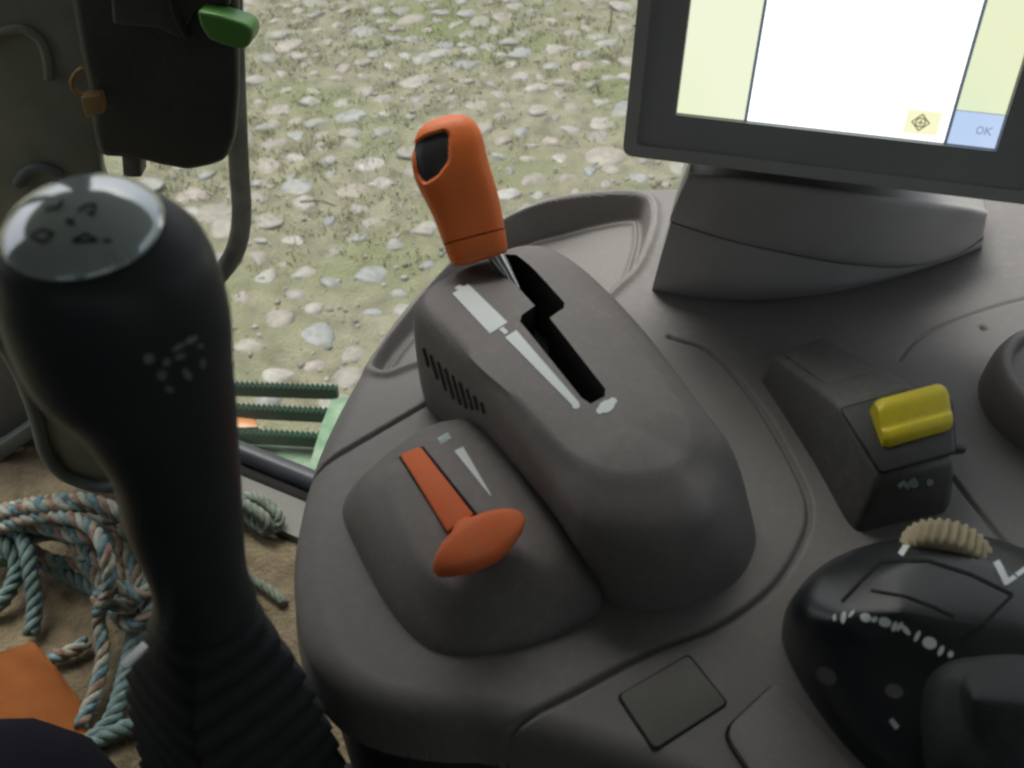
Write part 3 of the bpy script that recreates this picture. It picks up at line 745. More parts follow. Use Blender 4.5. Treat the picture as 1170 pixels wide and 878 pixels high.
TRAY = [(424, 416), (427, 402), (442, 380), (475, 340), (507, 298), (540, 265), (578, 244), (608, 233), (640, 228), (676, 224), (715, 223), (738, 227), (744, 240), (742, 262), (726, 302), (703, 326), (660, 360), (560, 400), (478, 412), (440, 424)]
trp = px_poly(TRAY)
DXY = 0.0011
gx = np.arange(outp[:, 0].min() - 0.012, 0.62, DXY); gy = np.arange(outp[:, 1].min() - 0.012, outp[:, 1].max() + 0.012, DXY)
X, Y = np.meshgrid(gx, gy)
dO = sdf(X, Y, outp)
REDGE = 0.014
H = np.zeros_like(X)
e = np.clip(REDGE - dO, 0, REDGE)
H -= REDGE - np.sqrt(np.maximum(REDGE ** 2 - e ** 2, 0))
H = np.where(dO < 0, -REDGE - np.minimum(-dO * 9, 0.022), H)
# gentle roll-off towards the near-left corner of the deck
dT = sdf(X, Y, trp)
def smooth(t): t = np.clip(t, 0, 1); return t * t * (3 - 2 * t)
H += 0.0028 * np.exp(-((dT + 0.0035) / 0.0032) ** 2)                        # raised rim round the tray
tx = dk(735, 240); tl = dk(430, 410); tm = dk(625, 280)
wr = np.exp(-((X - tm.x) ** 2 + (Y - tm.y) ** 2) / (2 * 0.055 ** 2))
depth = 0.013 + 0.026 * wr
H -= depth * smooth(dT / 0.0065)
H += 0.0022 * np.exp(-((dT - 0.0105) / 0.0017) ** 2) * (dT > 0)            # lip along the tray floor
GROOVES = [([(338, 549), (400, 512), (486, 462)], 0.0013, 0.0034),
           ([(575, 831), (650, 795), (745, 745), (820, 716), (880, 674), (915, 622), (925, 580), (906, 530), (866, 462), (815, 405), (765, 385)], 0.0014, 0.0036),
           ([(1026, 412), (1050, 386), (1100, 363), (1170, 342), (1260, 326)], 0.0011, 0.0016),
           ([(1088, 545), (1115, 580), (1165, 640)], 0.0012, 0.003)]
for pts, w, dep in GROOVES:
    g = seg_dist(X, Y, px_poly(pts, 8, False), False); H -= dep * np.exp(-(g / w) ** 2)
sc = dk(1124, 375); H -= 0.004 * np.exp(-(((X - sc.x) ** 2 + (Y - sc.y) ** 2) / 0.0022 ** 2))
# strip right of the long groove lies a little lower
keep = dO > -0.0045
gyx = np.gradient(dO, DXY); pull = np.minimum(0, dO + 0.0025)
X = X - gyx[1] * pull; Y = Y - gyx[0] * pull
idx = -np.ones(X.shape, int); idx[keep] = np.arange(keep.sum())
VX = np.stack([X[keep], Y[keep], ZD + H[keep]], 1)
q4 = np.stack([idx[:-1, :-1], idx[:-1, 1:], idx[1:, 1:], idx[1:, :-1]], -1).reshape(-1, 4)
tr4 = np.stack([dT[:-1, :-1], dT[:-1, 1:], dT[1:, 1:], dT[1:, :-1]], -1).reshape(-1, 4).min(1)
ok4 = (q4 >= 0).all(1)
def np_obj(name, V, F, mat, parent):
    used = np.unique(F); mp = -np.ones(len(V), int); mp[used] = np.arange(len(used))
    V = V[used] - np.array(wloc(parent)); F = mp[F]
    me = bpy.data.meshes.new(name)
    me.vertices.add(len(V)); me.vertices.foreach_set('co', V.ravel())
    me.loops.add(F.size); me.loops.foreach_set('vertex_index', F.ravel().astype(np.int32))
    me.polygons.add(len(F)); me.polygons.foreach_set('loop_start', np.arange(0, F.size, 4, dtype=np.int32))
    me.update(calc_edges=True); me.validate(); me.materials.append(mat); me.shade_smooth()
    o = bpy.data.objects.new(name, me); COL.objects.link(o); o.parent = parent; return o
deck = np_obj('deck', VX, q4[ok4 & (tr4 <= 0)], M['grey'], con)
tray = np_obj('storage_tray', VX, q4[ok4 & (tr4 > 0)], M['grey'], con)
tray['label'] = 'crescent shaped storage tray with raised rim sunk in the far edge'
cen = outp.mean(0); body = [(cen[0] + (x - cen[0]) * 0.965, cen[1] + (y - cen[1]) * 0.955) for x, y in outp[::2]]
obj_bm('console_base', prism_bm([(x, y, ZD - 0.05) for x, y in body], [(cen[0] + (x - cen[0]) * 0.9, cen[1] + (y - cen[1]) * 0.88, ZF) for x, y in body], 0), M['black'], con, 40)

# main lever housing
def C(*pts): return [dk(*p) for p in pts]
B_ = -0.004
cols = [C((486, 456, B_), (478, 420, .020), (473, 356, .056), (482, 340, .068), (496, 334, .070)),
        C((546, 430, -.034), (540, 365, .025), (534, 318, .058), (538, 304, .068), (552, 304, .071)),
        C((604, 418, -.034), (602, 350, .025), (599, 294, .058), (600, 281, .069), (605, 288, .072)),
        C((650, 430, -.034), (651, 362, .025), (655, 308, .056), (650, 296, .068), (640, 298, .072)),
        C((716, 460, B_), (722, 425, .022), (730, 377, .052), (722, 366, .066), (706, 366, .071)),
        C((786, 545, B_), (793, 512, .018), (800, 468, .046), (790, 454, .060), (766, 444, .069)),
        C((846, 592, B_), (848, 566, .012), (842, 526, .034), (824, 500, .052), (790, 488, .066)),
        C((866, 622, B_), (858, 598, .010), (842, 566, .030), (820, 540, .048), (785, 522, .064)),
        C((848, 668, B_), (838, 644, .010), (822, 616, .032), (806, 582, .052), (764, 536, .0655)),
        C((796, 697, B_), (790, 672, .010), (778, 642, .032), (764, 604, .052), (734, 542, .0655)),
        C((736, 704, B_), (732, 680, .010), (724, 646, .032), (716, 606, .052), (702, 542, .0655)),
        C((690, 689, B_), (682, 664, .010), (668, 626, .034), (664, 590, .053), (670, 530, .066)),
        C((655, 645, B_), (645, 616, .012), (626, 570, .036), (622, 540, .053), (636, 508, .066)),
        C((592, 572, B_), (582, 540, .016), (562, 486, .044), (565, 462, .060), (588, 455, .069)),
        C((532, 508, B_), (522, 472, .020), (505, 412, .052), (510, 394, .065), (532, 402, .071))]
hv, hf = loft_mesh(cols, (dk(600, 325, .0725), dk(722, 490, .067)), 0.0022, 6, 5, 10)
bm = clean(hv, hf)
house = obj_bm('lever_housing', bm, [M['grey2'], M['slot']], con, 180)
# the gate slot is cut into it
slotpx = [(570, 288), (590, 292), (604, 306), (645, 349), (644, 355), (628, 366), (692, 443), (691, 451), (675, 459), (664, 452), (594, 370), (596, 363), (611, 353), (584, 325), (570, 306)]
hb = bvh_of(house)
tp_ = [dk(x, y, .0715) for x, y in slotpx]
sbm = prism_bm(shift(tp_, (0, 0, 0.02)), shift(tp_, (0, 0, -0.04)), 0)
for f_ in sbm.faces: f_.material_index = 1
cut = obj_bm('slot_cutter', sbm, [M['grey2'], M['slot']], con)
bo = house.modifiers.new('cut', 'BOOLEAN'); bo.operation = 'DIFFERENCE'; bo.object = cut; bo.solver = 'EXACT'
dg = bpy.context.evaluated_depsgraph_get(); dg.update()
nm = bpy.data.meshes.new_from_object(house.evaluated_get(dg))
house.modifiers.clear(); old = house.data; house.data = nm; bpy.data.meshes.remove(old)
bpy.data.objects.remove(cut)
nm.shade_smooth(); nm.set_sharp_from_angle(angle=R(50))
def decal(name, meshes, mat, parent):
    v, f = merge(meshes); return obj(name, v, f, mat, parent, 180)
decal('speed_wedge', [strip_mesh(hb, [(517, 336), (560, 382)], [(535, 325), (580, 369)]), strip_mesh(hb, [(519, 330), (524, 332)], [(525, 326), (530, 328)], 1),
                      strip_mesh(hb, [(570, 377), (577, 383)], [(575, 374), (581, 380)], 1),
                      strip_mesh(hb, [(577, 386), (655, 465)], [(590, 378), (662, 461)]), blob_mesh(hb, 658, 464, 4.5, 4)], M['white'], house)
decal('crawl_symbol', [blob_mesh(hb, 693, 465, 10, 7, -25), blob_mesh(hb, 685, 470, 4, 4), blob_mesh(hb, 700, 459, 5, 4)], M['white'], house)
vent = []
for k in range(9):
    t = k / 8; x = 484 + 66 * t; y = 398 + 62 * t; ln = 13 + 22 * math.sin(math.pi * min(1, 0.12 + t * 0.95))
    a, b = seg((x, y), (x + 0.28 * ln, y + ln), 3.2); vent.append(strip_mesh(hb, a, b, 4, 0.0003))
decal('side_vent', vent, M['slot'], house)

# small lever housing
cols = [C((414, 548, B_), (421, 538, .010), (430, 530, .020), (444, 528, .024)),
        C((468, 518, B_), (470, 505, .012), (476, 494, .023), (486, 494, .028)),
        C((520, 502, B_), (518, 490, .013), (517, 480, .025), (522, 486, .031)),
        C((562, 508, B_), (560, 495, .013), (555, 484, .025), (550, 492, .031)),
        C((606, 548, B_), (602, 535, .012), (592, 522, .025), (580, 524, .031)),
        C((652, 612, B_), (648, 600, .010), (636, 586, .023), (618, 584, .030)),
        C((690, 688, B_), (686, 678, .006), (670, 660, .018), (645, 640, .026)),
        C((640, 730, B_), (636, 718, .005), (622, 696, .014), (602, 668, .024)),
        C((560, 754, B_), (557, 738, .005), (550, 714, .013), (545, 682, .023)),
        C((500, 752, B_), (500, 734, .005), (502, 704, .014), (508, 670, .025)),
        C((450, 712, B_), (455, 694, .007), (464, 664, .018), (478, 640, .026)),
        C((409, 640, B_), (417, 624, .010), (430, 602, .021), (452, 592, .027)),
        C((389, 586, B_), (398, 572, .010), (412, 556, .021), (434, 552, .026))]
sv, sf = loft_mesh(cols, (dk(500, 522, .031), dk(580, 640, .030)), 0.002, 6, 5, 10)
small = obj_bm('speed_housing', clean(sv, sf), M['grey2'], con, 180)
sb_ = bvh_of(small)
decal('lever_slot', [strip_mesh(sb_, [(456, 523), (512, 612)], [(484, 511), (552, 596)], 10, 0.0006)], M['slot'], small)
decal('dial_wedge', [strip_mesh(sb_, [(519, 516), (560, 567)], [(529, 511), (561, 566)], 8)], M['white'], small)
decal('dial_symbol', [strip_mesh(sb_, *seg((502, 505), (514, 498), 8), 2)], M['dimwhite'], small)
# small orange lever: arm in the slot and T knob
lev = obj_bm('speed_lever', prism_bm([hit(sb_, x, y, .004) for x, y in [(459, 525), (483, 515), (543, 593), (512, 612)]], [hit(sb_, x, y, -.006) for x, y in [(459, 525), (483, 515), (543, 593), (512, 612)]], 0.0015, 2), M['orange2'], con, 40)
lev['label'] = 'small orange lever with flat T shaped knob'
kc = dk(548, 621, .046); a1 = (dk(600, 589, .046) - dk(497, 653, .046)); kl = a1.length * 0.5; a1.normalize()
a3 = Vector((-0.10, -0.42, 0.9)).normalized(); a3 = (a3 - a1 * a3.dot(a1)).normalized(); a2 = a3.cross(a1)
kv = []; kf = []; NU, NW = 40, 20
for i in range(NU + 1):
    t = -1 + 2 * i / NU; tt = abs(t)
    w = 0.0122 * max(0.0, 1 - tt ** 6) ** 0.5 * (1 - 0.62 * tt ** 1.7); z0 = 0.0078 * max(0, 1 - tt ** 4) ** 0.5
    for k in range(NW):
        an = 2 * math.pi * k / NW; c, s = math.cos(an), math.sin(an)
        cx = math.copysign(abs(c) ** 0.55, c); sx = math.copysign(abs(s) ** 0.55, s)
        kv.append(kc + a1 * (t * kl) + a2 * (w * cx * (1 if s > 0 else 0.82)) + a3 * (z0 * sx))
for i in range(NU):
    for k in range(NW): kf.append((i * NW + k, i * NW + (k + 1) % NW, (i + 1) * NW + (k + 1) % NW, (i + 1) * NW + k))
obj_bm('knob', clean(kv, kf, 1e-5), M['orange2'], lev, 180)
v, f = tube_mesh([dk(535, 612, .026), dk(548, 622, .040)], 0.010, 14)
obj('knob_stem', v, f, M['orange2'], lev, 60)

# throttle lever: steel rod and orange grip with a dark button
rE = dk(583, 319, .0715); g0b = ony(560, 281, 0.490); g0 = rE - (g0b - rE) * 0.3
top = ony(506, 134, 0.538); bot = ony(549, 298, 0.489)
AX = (top - bot).normalized(); view = ((top + bot) / 2 - CAM).normalized()
RX = AX.cross(view).normalized()
if RX.x < 0: RX = -RX
DX = AX.cross(RX).normalized()
if DX.dot(view) > 0: DX = -DX                       # DX points at the camera
GL = (top - bot).length
PXM = ((top + bot) / 2 - CAM).length / FPX
prof = [(0.0, 26), (0.012, 30), (0.03, 32.5), (0.10, 34.5), (0.20, 36), (0.35, 38), (0.5, 40.5), (0.62, 42), (0.72, 42), (0.80, 40.5), (0.87, 37), (0.92, 32.5), (0.95, 28), (0.972, 22.5), (0.988, 15), (0.997, 7), (1.0, 0.5)]
pfc = [(p.x, p.y) for p in catmull([(a * 100, b, 0) for a, b in prof], 12, False)]
def prof_w(s): return float(np.interp(s * 100, [a for a, b in pfc], [b for a, b in pfc]))
lean = lambda s: (-5.5 * math.exp(-((s - 0.66) / 0.2) ** 2)) * PXM
GN, GK = 220, 240
btn = [(471, 166), (485, 156), (508, 149), (513, 154), (512, 184), (499, 201), (484, 210), (476, 199)]
btn_p = np.array([(p.x, p.y) for p in round_poly([Vector((x, y, 0)) for x, y in btn], 4, 4)])
gvv = []; gpx = []
_t = np.linspace(0, 2 * np.pi, 8001); _c, _s = np.cos(_t), np.sin(_t)
_c = np.sign(_c) * np.abs(_c) ** 0.52; _s = np.sign(_s) * np.abs(_s) ** 0.52
_l = np.concatenate([[0], np.cumsum(np.hypot(np.diff(_c), np.diff(_s)))]); _q = np.linspace(0, _l[-1], GK, endpoint=False)
SEC = list(zip(np.interp(_q, _l, _c).tolist(), np.interp(_q, _l, _s).tolist()))
for i in range(GN + 1):
    s = i / GN; w = prof_w(s) * PXM; dp = w * 0.80
    for k in range(GK):
        cx, sy = SEC[k]
        p = bot + AX * (GL * s) + RX * (w * cx + lean(s)) + DX * (dp * sy)
        gvv.append(p)
gpx = np.array([topx(p) for p in gvv])
dB = sdf(gpx[:, 0], gpx[:, 1], btn_p)
front = np.array([(p - (bot + AX * (p - bot).dot(AX))).dot(DX * 0.8 - RX * 0.6) > 0 for p in gvv])
ins = np.where(front, smooth((dB + 3.0) / 5.0), 0)
gv2 = []
for p, q in zip(gvv, ins):
    c = bot + AX * (p - bot).dot(AX); nrm = (p - c)
    nrm = (nrm.normalized() if nrm.length > 1e-6 else AX) * 0.5 + DX * 0.5
    gv2.append(p - nrm.normalized() * (0.0026 * q))
seam = int(GN * 0.165)
gF = {'grip': [], 'button': [], 'collar': []}
for i in range(GN):
    for k in range(GK):
        ids = (i * GK + k, i * GK + (k + 1) % GK, (i + 1) * GK + (k + 1) % GK, (i + 1) * GK + k)
        if all(dB[j] > -0.3 and front[j] for j in ids): gF['button'].append(ids)
        elif i < seam - 1: gF['collar'].append(ids)
        elif i > seam: gF['grip'].append(ids)
def sub(V, F):
    u = sorted({j for f in F for j in f}); mp = {j: n for n, j in enumerate(u)}
    return [V[j] for j in u], [tuple(mp[j] for j in f) for f in F]
v, f = tube_mesh([g0, g0b], [0.0030, 0.0054], 16)
rod = obj('throttle_lever', v, f, M['steel'], con, 60)
rod['label'] = 'tall lever of bright steel rod and orange grip'
v, f = sub(gv2, gF['grip']); gr = obj('grip', v, f, M['orange'], rod, 180)
v, f = sub(gv2, gF['button']); obj('button', v, f, M['black'], rod, 180)
v, f = sub(gv2, gF['collar']); v2 = list(v); f2 = list(f); f2.append(tuple(range(GK)))
obj('collar', v2, f2, M['orange'], rod, 60)
v = []; f = []                                       # dark joint between grip and collar
for i in (seam - 1, seam, seam + 1):
    for k in range(GK):
        p = gv2[i * GK + k]; c = bot + AX * (p - bot).dot(AX); v.append(c + (p - c) * 0.972)
for i in range(2):
    for k in range(GK): f.append((i * GK + k, i * GK + (k + 1) % GK, (i + 1) * GK + (k + 1) % GK, (i + 1) * GK + k))
obj('joint', v, f, M['slot'], rod, 180)

# switch pod with yellow rocker
P0 = {'a': dk(866, 438, B_), 'b': dk(884, 404, .020), 'c': dk(940, 384, .020), 'd': dk(938, 402, B_),
      'e': dk(928, 534, B_), 'f': dk(956, 461, .044), 'g': dk(1040, 437, .044), 'h': dk(1042, 500, B_),
      'i': dk(962, 600, B_), 'j': dk(1005, 547, .034), 'k': dk(1091, 528, .034), 'l': dk(1088, 570, B_)}
bm = bmesh.new(); vd = {k: bm.verts.new(p) for k, p in P0.items()}
n1 = bm.verts.new(dk(976, 616, B_)); n2 = bm.verts.new(dk(1080, 592, B_))
for q in ('abcd', 'abfe', 'bcgf', 'cdhg', 'efji', 'fgkj', 'ghlk', 'adhe', 'ehli'):
    bm.faces.new([vd[c] for c in q])
bm.faces.new((vd['i'], vd['j'], n1)); bm.faces.new((vd['j'], vd['k'], n2, n1)); bm.faces.new((vd['k'], vd['l'], n2)); bm.faces.new((vd['i'], n1, n2, vd['l']))
bmesh.ops.recalc_face_normals(bm, faces=bm.faces[:])
bmesh.ops.bevel(bm, geom=bm.edges[:], offset=0.0035, segments=4, profile=0.5, affect='EDGES', clamp_overlap=True)
pod = obj_bm('switch_pod', bm, M['greyd'], con, 35)
pb = bvh_of(pod)
def on(bvh, pts, off):
    return [hit(bvh, x, y, off) for x, y in pts if hit(bvh, x, y, off) is not None]
qq = [(895, 402), (945, 438), (1000, 421), (945, 392)]
fq = [hit(pb, x, y, 0) for x, y in [(905, 404), (945, 432), (995, 419), (945, 396)]]
fb = [dk(894, 402, .0235), dk(945, 440, .0375), dk(1002, 423, .0375), dk(946, 390, .0235)]
obj_bm('flat_button', prism_bm(round_poly(fb, .003), round_poly(shift(fb, (0, 0, -.012)), .003), 0.0008, 2), M['greyd'], pod, 35)
qq = [(960, 466), (1036, 444), (1086, 458), (1092, 520), (1078, 528), (1008, 543)]
obj_bm('rocker_frame', prism_bm([dk(958, 466, .0445), dk(1040, 443, .0445), dk(1089, 455, .0445), dk(1094, 518, .037), dk(1006, 543, .037)],
       [dk(958, 466, .030), dk(1040, 443, .030), dk(1089, 455, .030), dk(1094, 518, .022), dk(1006, 543, .022)], 0.003, 3), M['black'], pod, 40)
ra = dk(1001, 487, .043); rb = dk(1080, 466, .043); rd = (rb - ra).normalized()
fw = (dk(1008, 506, .046) - dk(996, 464, .052)).normalized(); upn = rd.cross(fw).normalized()
if upn.z < 0: upn = -upn
rv = []; rfc = []
prf = [(-0.0125, 0.000), (-0.0135, 0.0065), (-0.0115, 0.0100), (-0.006, 0.0115), (0.0, 0.0100), (0.0045, 0.0085), (0.0075, 0.0090), (0.0115, 0.0075), (0.0140, 0.004), (0.0140, 0.000)]
prf = [tuple(p[:2]) for p in catmull([(a, b, 0) for a, b in prf], 4, False)]
ends = [0.0, 0.04, 0.10, 0.5, 0.90, 0.96, 1.0]; sc2 = [0.86, 0.95, 1, 1, 1, 0.95, 0.86]
for t, s in zip(ends, sc2):
    for a, b in prf: rv.append(ra.lerp(rb, t) + fw * (a * s) + upn * (b * s - 0.003))
n = len(prf)
for i in range(len(ends) - 1):
    for k in range(n - 1): rfc.append((i * n + k, i * n + k + 1, (i + 1) * n + k + 1, (i + 1) * n + k))
rfc += [tuple(range(n)), tuple((len(ends) - 1) * n + k for k in range(n))[::-1]]
yr = obj('rocker_switch', rv, rfc, M['yellow'], pod, 45)
v, f = tube_mesh([dk(1086, 512, .030), dk(1100, 513, .028)], [0.004, 0.0028], 8)
obj('locking_pin', v, f, M['black'], pod, 50)
marks = [strip_mesh(pb, *seg((1026, 556), (1034, 550), 5), 2), strip_mesh(pb, *seg((1034, 557), (1046, 547), 6), 2), blob_mesh(pb, 1044, 553, 5, 4), blob_mesh(pb, 1062, 551, 4, 4)]
decal('switch_symbol', [m for m in marks if m[0]], M['dimwhite'], pod)

# big round dial at the right edge
dc = dk(1236, 470); r_ = (dk(1236, 470) - dk(1128, 478)).length
pr_ = [(1.0, -.004), (0.985, .010), (0.955, .020), (0.90, .0255), (0.84, .027), (0.80, .026), (0.775, .0225), (0.76, .0215), (0.5, .0225), (0.0, .024)]
pr_ = [tuple(p[:2]) for p in catmull([(a, b * 1.0, 0) for a, b in pr_], 5, False)]
v = []; f = []; n = 80
for k in range(n):
    a = 2 * math.pi * k / n
    for (rr, h) in pr_: v.append(Vector((dc.x + r_ * rr * math.cos(a), dc.y + r_ * rr * math.sin(a), ZD + h)))
K = len(pr_)
for k in range(n):
    for i in range(K - 1): f.append((k * K + i, ((k + 1) % n) * K + i, ((k + 1) % n) * K + i + 1, k * K + i + 1))
dl = obj_bm('round_dial', clean(v, f, 1e-5), M['grey2'], con, 180)

# flush square cover, raised cover at the near edge
def plate(name, pts, h0, h1, mat, bev, r=0.004):
    P = [dk(x, y) for x, y in pts]; P = round_poly(P, r)
    return obj_bm(name, prism_bm(shift(P, (0, 0, h1)), shift(P, (0, 0, h0)), bev, 2), mat, con, 40)
plate('cover_gap', [(704, 796), (787, 747), (833, 805), (747, 861)], -.003, .0003, M['slot'], 0, .003)  # dark joint round the square cover
plate('square_cover', [(707, 796), (786, 750), (830, 805), (748, 857)], -.002, .0013, M['olive'], 0.0005, .003)
plate('flap_gap', [(822, 838), (882, 782), (902, 792), (1060, 980), (930, 1000)], -.003, .0004, M['slot'], 0, .008)
plate('lift_flap', [(826, 840), (882, 787), (899, 795), (1054, 980), (932, 1000)], -.002, .004, M['grey'], 0.0018, .008)

# ------------------------------------------------------------------ black drive lever with thumb wheel at the lower right
drv = thing('drive_lever', 'glossy black drive lever head with tan ribbed thumb wheel and white lettering', 'drive lever', dk(1080, 760))
cols = [C((896, 748, B_), (902, 722, .020), (918, 708, .040), (958, 712, .052)),
        C((904, 700, B_), (910, 676, .022), (930, 664, .044), (976, 680, .056)),
        C((950, 658, B_), (962, 634, .024), (986, 630, .046), (1018, 650, .060)),
        C((1058, 648, B_), (1060, 614, .026), (1068, 614, .048), (1078, 636, .062)),
        C((1152, 658, B_), (1156, 624, .026), (1152, 626, .048), (1150, 652, .062)),
        C((1262, 730, B_), (1262, 690, .026), (1248, 692, .046), (1222, 706, .060)),
        C((1296, 860, B_), (1298, 820, .026), (1275, 800, .046), (1230, 790, .058)),
        C((1210, 970, B_), (1212, 925, .024), (1190, 880, .042), (1150, 815, .054)),
        C((1066, 940, B_), (1072, 892, .022), (1080, 840, .040), (1082, 782, .051)),
        C((962, 856, B_), (972, 818, .020), (994, 780, .038), (1016, 744, .050))]
bv_, bf_ = loft_mesh(cols, (dk(1030, 705, .060), dk(1160, 725, .061)), 0.003, 7, 6, 8)
M['gloss'] = plastic('gloss_black_plastic', (0.020, 0.023, 0.026), 0.32, 0.2, 900, 0.1, spec=0.5)
head_ = obj_bm('lever_head', clean(bv_, bf_), M['gloss'], drv, 180)
hb2 = bvh_of(head_)
def line(bvh, pts, w, off=.0004):
    out = []
    for a, b in zip(pts, pts[1:]): out.append(strip_mesh(bvh, *seg(a, b, w), 3, off))
    return [m for m in out if m[0]]
decal('flap_seam', line(hb2, [(962, 688), (1006, 642), (1060, 641), (1110, 657), (1157, 680), (1122, 714), (1096, 732)], 3.6) + line(hb2, [(995, 675), (1035, 682), (1065, 693), (1090, 705)], 3) , M['slot'], head_)
let = []
for (x, y, rx, ry, ro) in [(964, 706, 3, 7, 10), (973, 702, 2, 5, 40), (954, 706, 2, 4, 0), (989, 706, 6.5, 5, 15), (999, 708, 3, 4, 60), (1011, 711, 7.5, 5.5, 15), (1022, 716, 3, 6, 20), (1028, 716, 2.4, 6, 30), (1035, 720, 3, 7.5, -40), (1048, 727, 2.6, 7, 25), (1062, 735, 8.5, 7, 20), (1075, 744, 3, 6.5, 25), (1086, 748, 3.4, 4, 20)]:
    m = blob_mesh(hb2, x, y, rx, ry, ro)
    if m[0]: let.append(m)
decal('lettering', let, M['white'], head_)
decal('gear_letter', line(hb2, [(1138, 642), (1151, 668)], 8) + line(hb2, [(1149, 667), (1172, 650)], 5.5), M['white'], head_)
decal('gear_mark', line(hb2, [(1029, 635), (1037, 622)], 7), M['white'], head_)
m = [blob_mesh(hb2, 945, 772, 13, 9, 35), blob_mesh(hb2, 1022, 790, 11, 8, 20)]
for q in m:
    if q[0]: decal('thumb_button', [q], M['greyd'], head_)
m = line(hb2, [(1018, 822), (1026, 832)], 6)
if m: decal('small_symbol', m, M['dimwhite'], head_)
# ribbed wheel
wc = dk(1074, 660, .046); wa = (dk(1070, 690, .046) - dk(1080, 640, .046)).normalized(); wx = Vector((-wa.y, wa.x, 0)).normalized(); wz = Vector((0, 0, 1))
v = []; f = []; n = 240
wr_ = 0.0205
for k in range(n):
    a = 2 * math.pi * k / n; rr = wr_ - 0.0011 * (1 + math.cos(a * 30))
    for (w, s) in ((-.0075, .90), (-.0068, .97), (-.005, 1.0), (.005, 1.0), (.0068, .97), (.0075, .90)):
        v.append(wc + wa * (w - 0.012) + (wx * math.cos(a) + wz * math.sin(a)) * rr * s)
for k in range(n):
    for i in range(5): f.append((k * 6 + i, ((k + 1) % n) * 6 + i, ((k + 1) % n) * 6 + i + 1, k * 6 + i + 1))
f += [tuple(k * 6 for k in range(n)), tuple(k * 6 + 5 for k in range(n))[::-1]]
obj('thumb_wheel', v, f, M['tan'], drv, 50)
# palm rest bulging in front of it
cols = [C((1050, 812, .03), (1056, 786, .048), (1072, 776, .058), (1096, 780, .063)), C((1104, 770, .03), (1110, 750, .050), (1120, 750, .060), (1130, 764, .065)), C((1200, 766, .03), (1206, 748, .050), (1200, 752, .060), (1190, 768, .065)),
        C((1262, 860, .03), (1266, 830, .048), (1250, 822, .058), (1222, 826, .064)), C((1180, 960, .01), (1182, 932, .036), (1176, 900, .052), (1166, 866, .060)), C((1074, 930, .01), (1078, 900, .034), (1090, 872, .048), (1112, 842, .058))]
pv, pf_ = loft_mesh(cols, (dk(1110, 805, .066), dk(1190, 815, .067)), 0.004, 7, 6, 8)
obj_bm('palm_rest', clean(pv, pf_), M['blackr'], drv, 180)

# ------------------------------------------------------------------ display monitor
YAW = R(14); TILT = R(8.3)
MR = Vector((math.cos(YAW), -math.sin(YAW), 0)); back = Vector((math.sin(YAW), math.cos(YAW), 0))
MU = (back * math.sin(TILT) + Vector((0, 0, 1)) * math.cos(TILT)).normalized(); MN = MR.cross(MU).normalized()
if MN.y > 0: MN = -MN                                # towards the driver
S0 = ony(772, 131, 0.545)                            # lower left corner of the lit screen
def scr(px, py):                                     # photo point -> screen coordinates (right, up) in metres
    d = ray(px, py); t = (S0 - CAM).dot(MN) / d.dot(MN); q = CAM + d * t - S0; return q.dot(MR), q.dot(MU)
def sp(u, w, n=0.0): return S0 + MR * u + MU * w + MN * n
SWID = scr(1138, 172)[0]; SHGT = 0.165
mon = thing('display_monitor', 'flat touch display with dark bezel and glowing white page on the console', 'display', sp(SWID / 2, -0.06, -0.03))
BL, BB = 0.0285, 0.0275
def rect(u0, w0, u1, w1, n): return [sp(u0, w0, n), sp(u1, w0, n), sp(u1, w1, n), sp(u0, w1, n)]
oc = rect(-BL, -BB, SWID + BL, SHGT + BB, 0.0)
ocr = round_poly(oc, 0.006, 5)
obj_bm('casing', prism_bm(shift(ocr, MN * -0.003), shift(ocr, MN * -0.045), 0.004, 3), M['rim'], mon, 40)
# rim: a frame standing proud round the bezel
bm = bmesh.new()
def ring(bm, A, B, n0, n1):
    k = len(A)
    a = [bm.verts.new(p + MN * n1) for p in A]; b = [bm.verts.new(p + MN * n1) for p in B]; c = [bm.verts.new(p + MN * n0) for p in B]; d = [bm.verts.new(p + MN * n0) for p in A]
    for i in range(k):
        j = (i + 1) % k
        bm.faces.new((a[i], a[j], b[j], b[i])); bm.faces.new((b[i], b[j], c[j], c[i])); bm.faces.new((d[i], d[j], a[j], a[i]))
A_ = round_poly(rect(-BL, -BB, SWID + BL, SHGT + BB, 0), 0.007, 6); B2 = round_poly(rect(-BL + .0075, -BB + .0075, SWID + BL - .0075, SHGT + BB - .0075, 0), 0.004, 6)
ring(bm, A_, B2, -0.004, 0.0035)
bmesh.ops.bevel(bm, geom=[e_ for e_ in bm.edges if e_.calc_face_angle(0) > 0.9], offset=0.0015, segments=3, affect='EDGES', profile=0.5)
obj_bm('rim', bm, M['rim'], mon, 40)
bm = bmesh.new()
ring(bm, round_poly(rect(-BL + .0072, -BB + .0072, SWID + BL - .0072, SHGT + BB - .0072, 0), 0.004, 6), round_poly(rect(0, 0, SWID, SHGT, 0), 0.0005, 6), -0.004, 0.0012)
obj_bm('bezel', bm, M['bezel'], mon, 40)
def emat(name, col, s):
    return flat(name, col, 0.3, 0, s)
def egrad(name, stops, s, ax=(1, 0)):
    m, n, l, b = nt(name); tc = n.new('ShaderNodeTexCoord'); q = n.new('ShaderNodeTexNoise'); q.inputs['Scale'].default_value = 9; q.inputs['Detail'].default_value = 1
    l.new(tc.outputs['Object'], q.inputs['Vector']); cr = ramp(n, l, q.outputs['Fac'], stops)
    l.new(cr.outputs['Color'], b.inputs['Emission Color']); b.inputs['Emission Strength'].default_value = s; b.inputs['Base Color'].default_value = (0.02, 0.02, 0.02, 1); b.inputs['Roughness'].default_value = 0.3
    return m
EX = 0.53
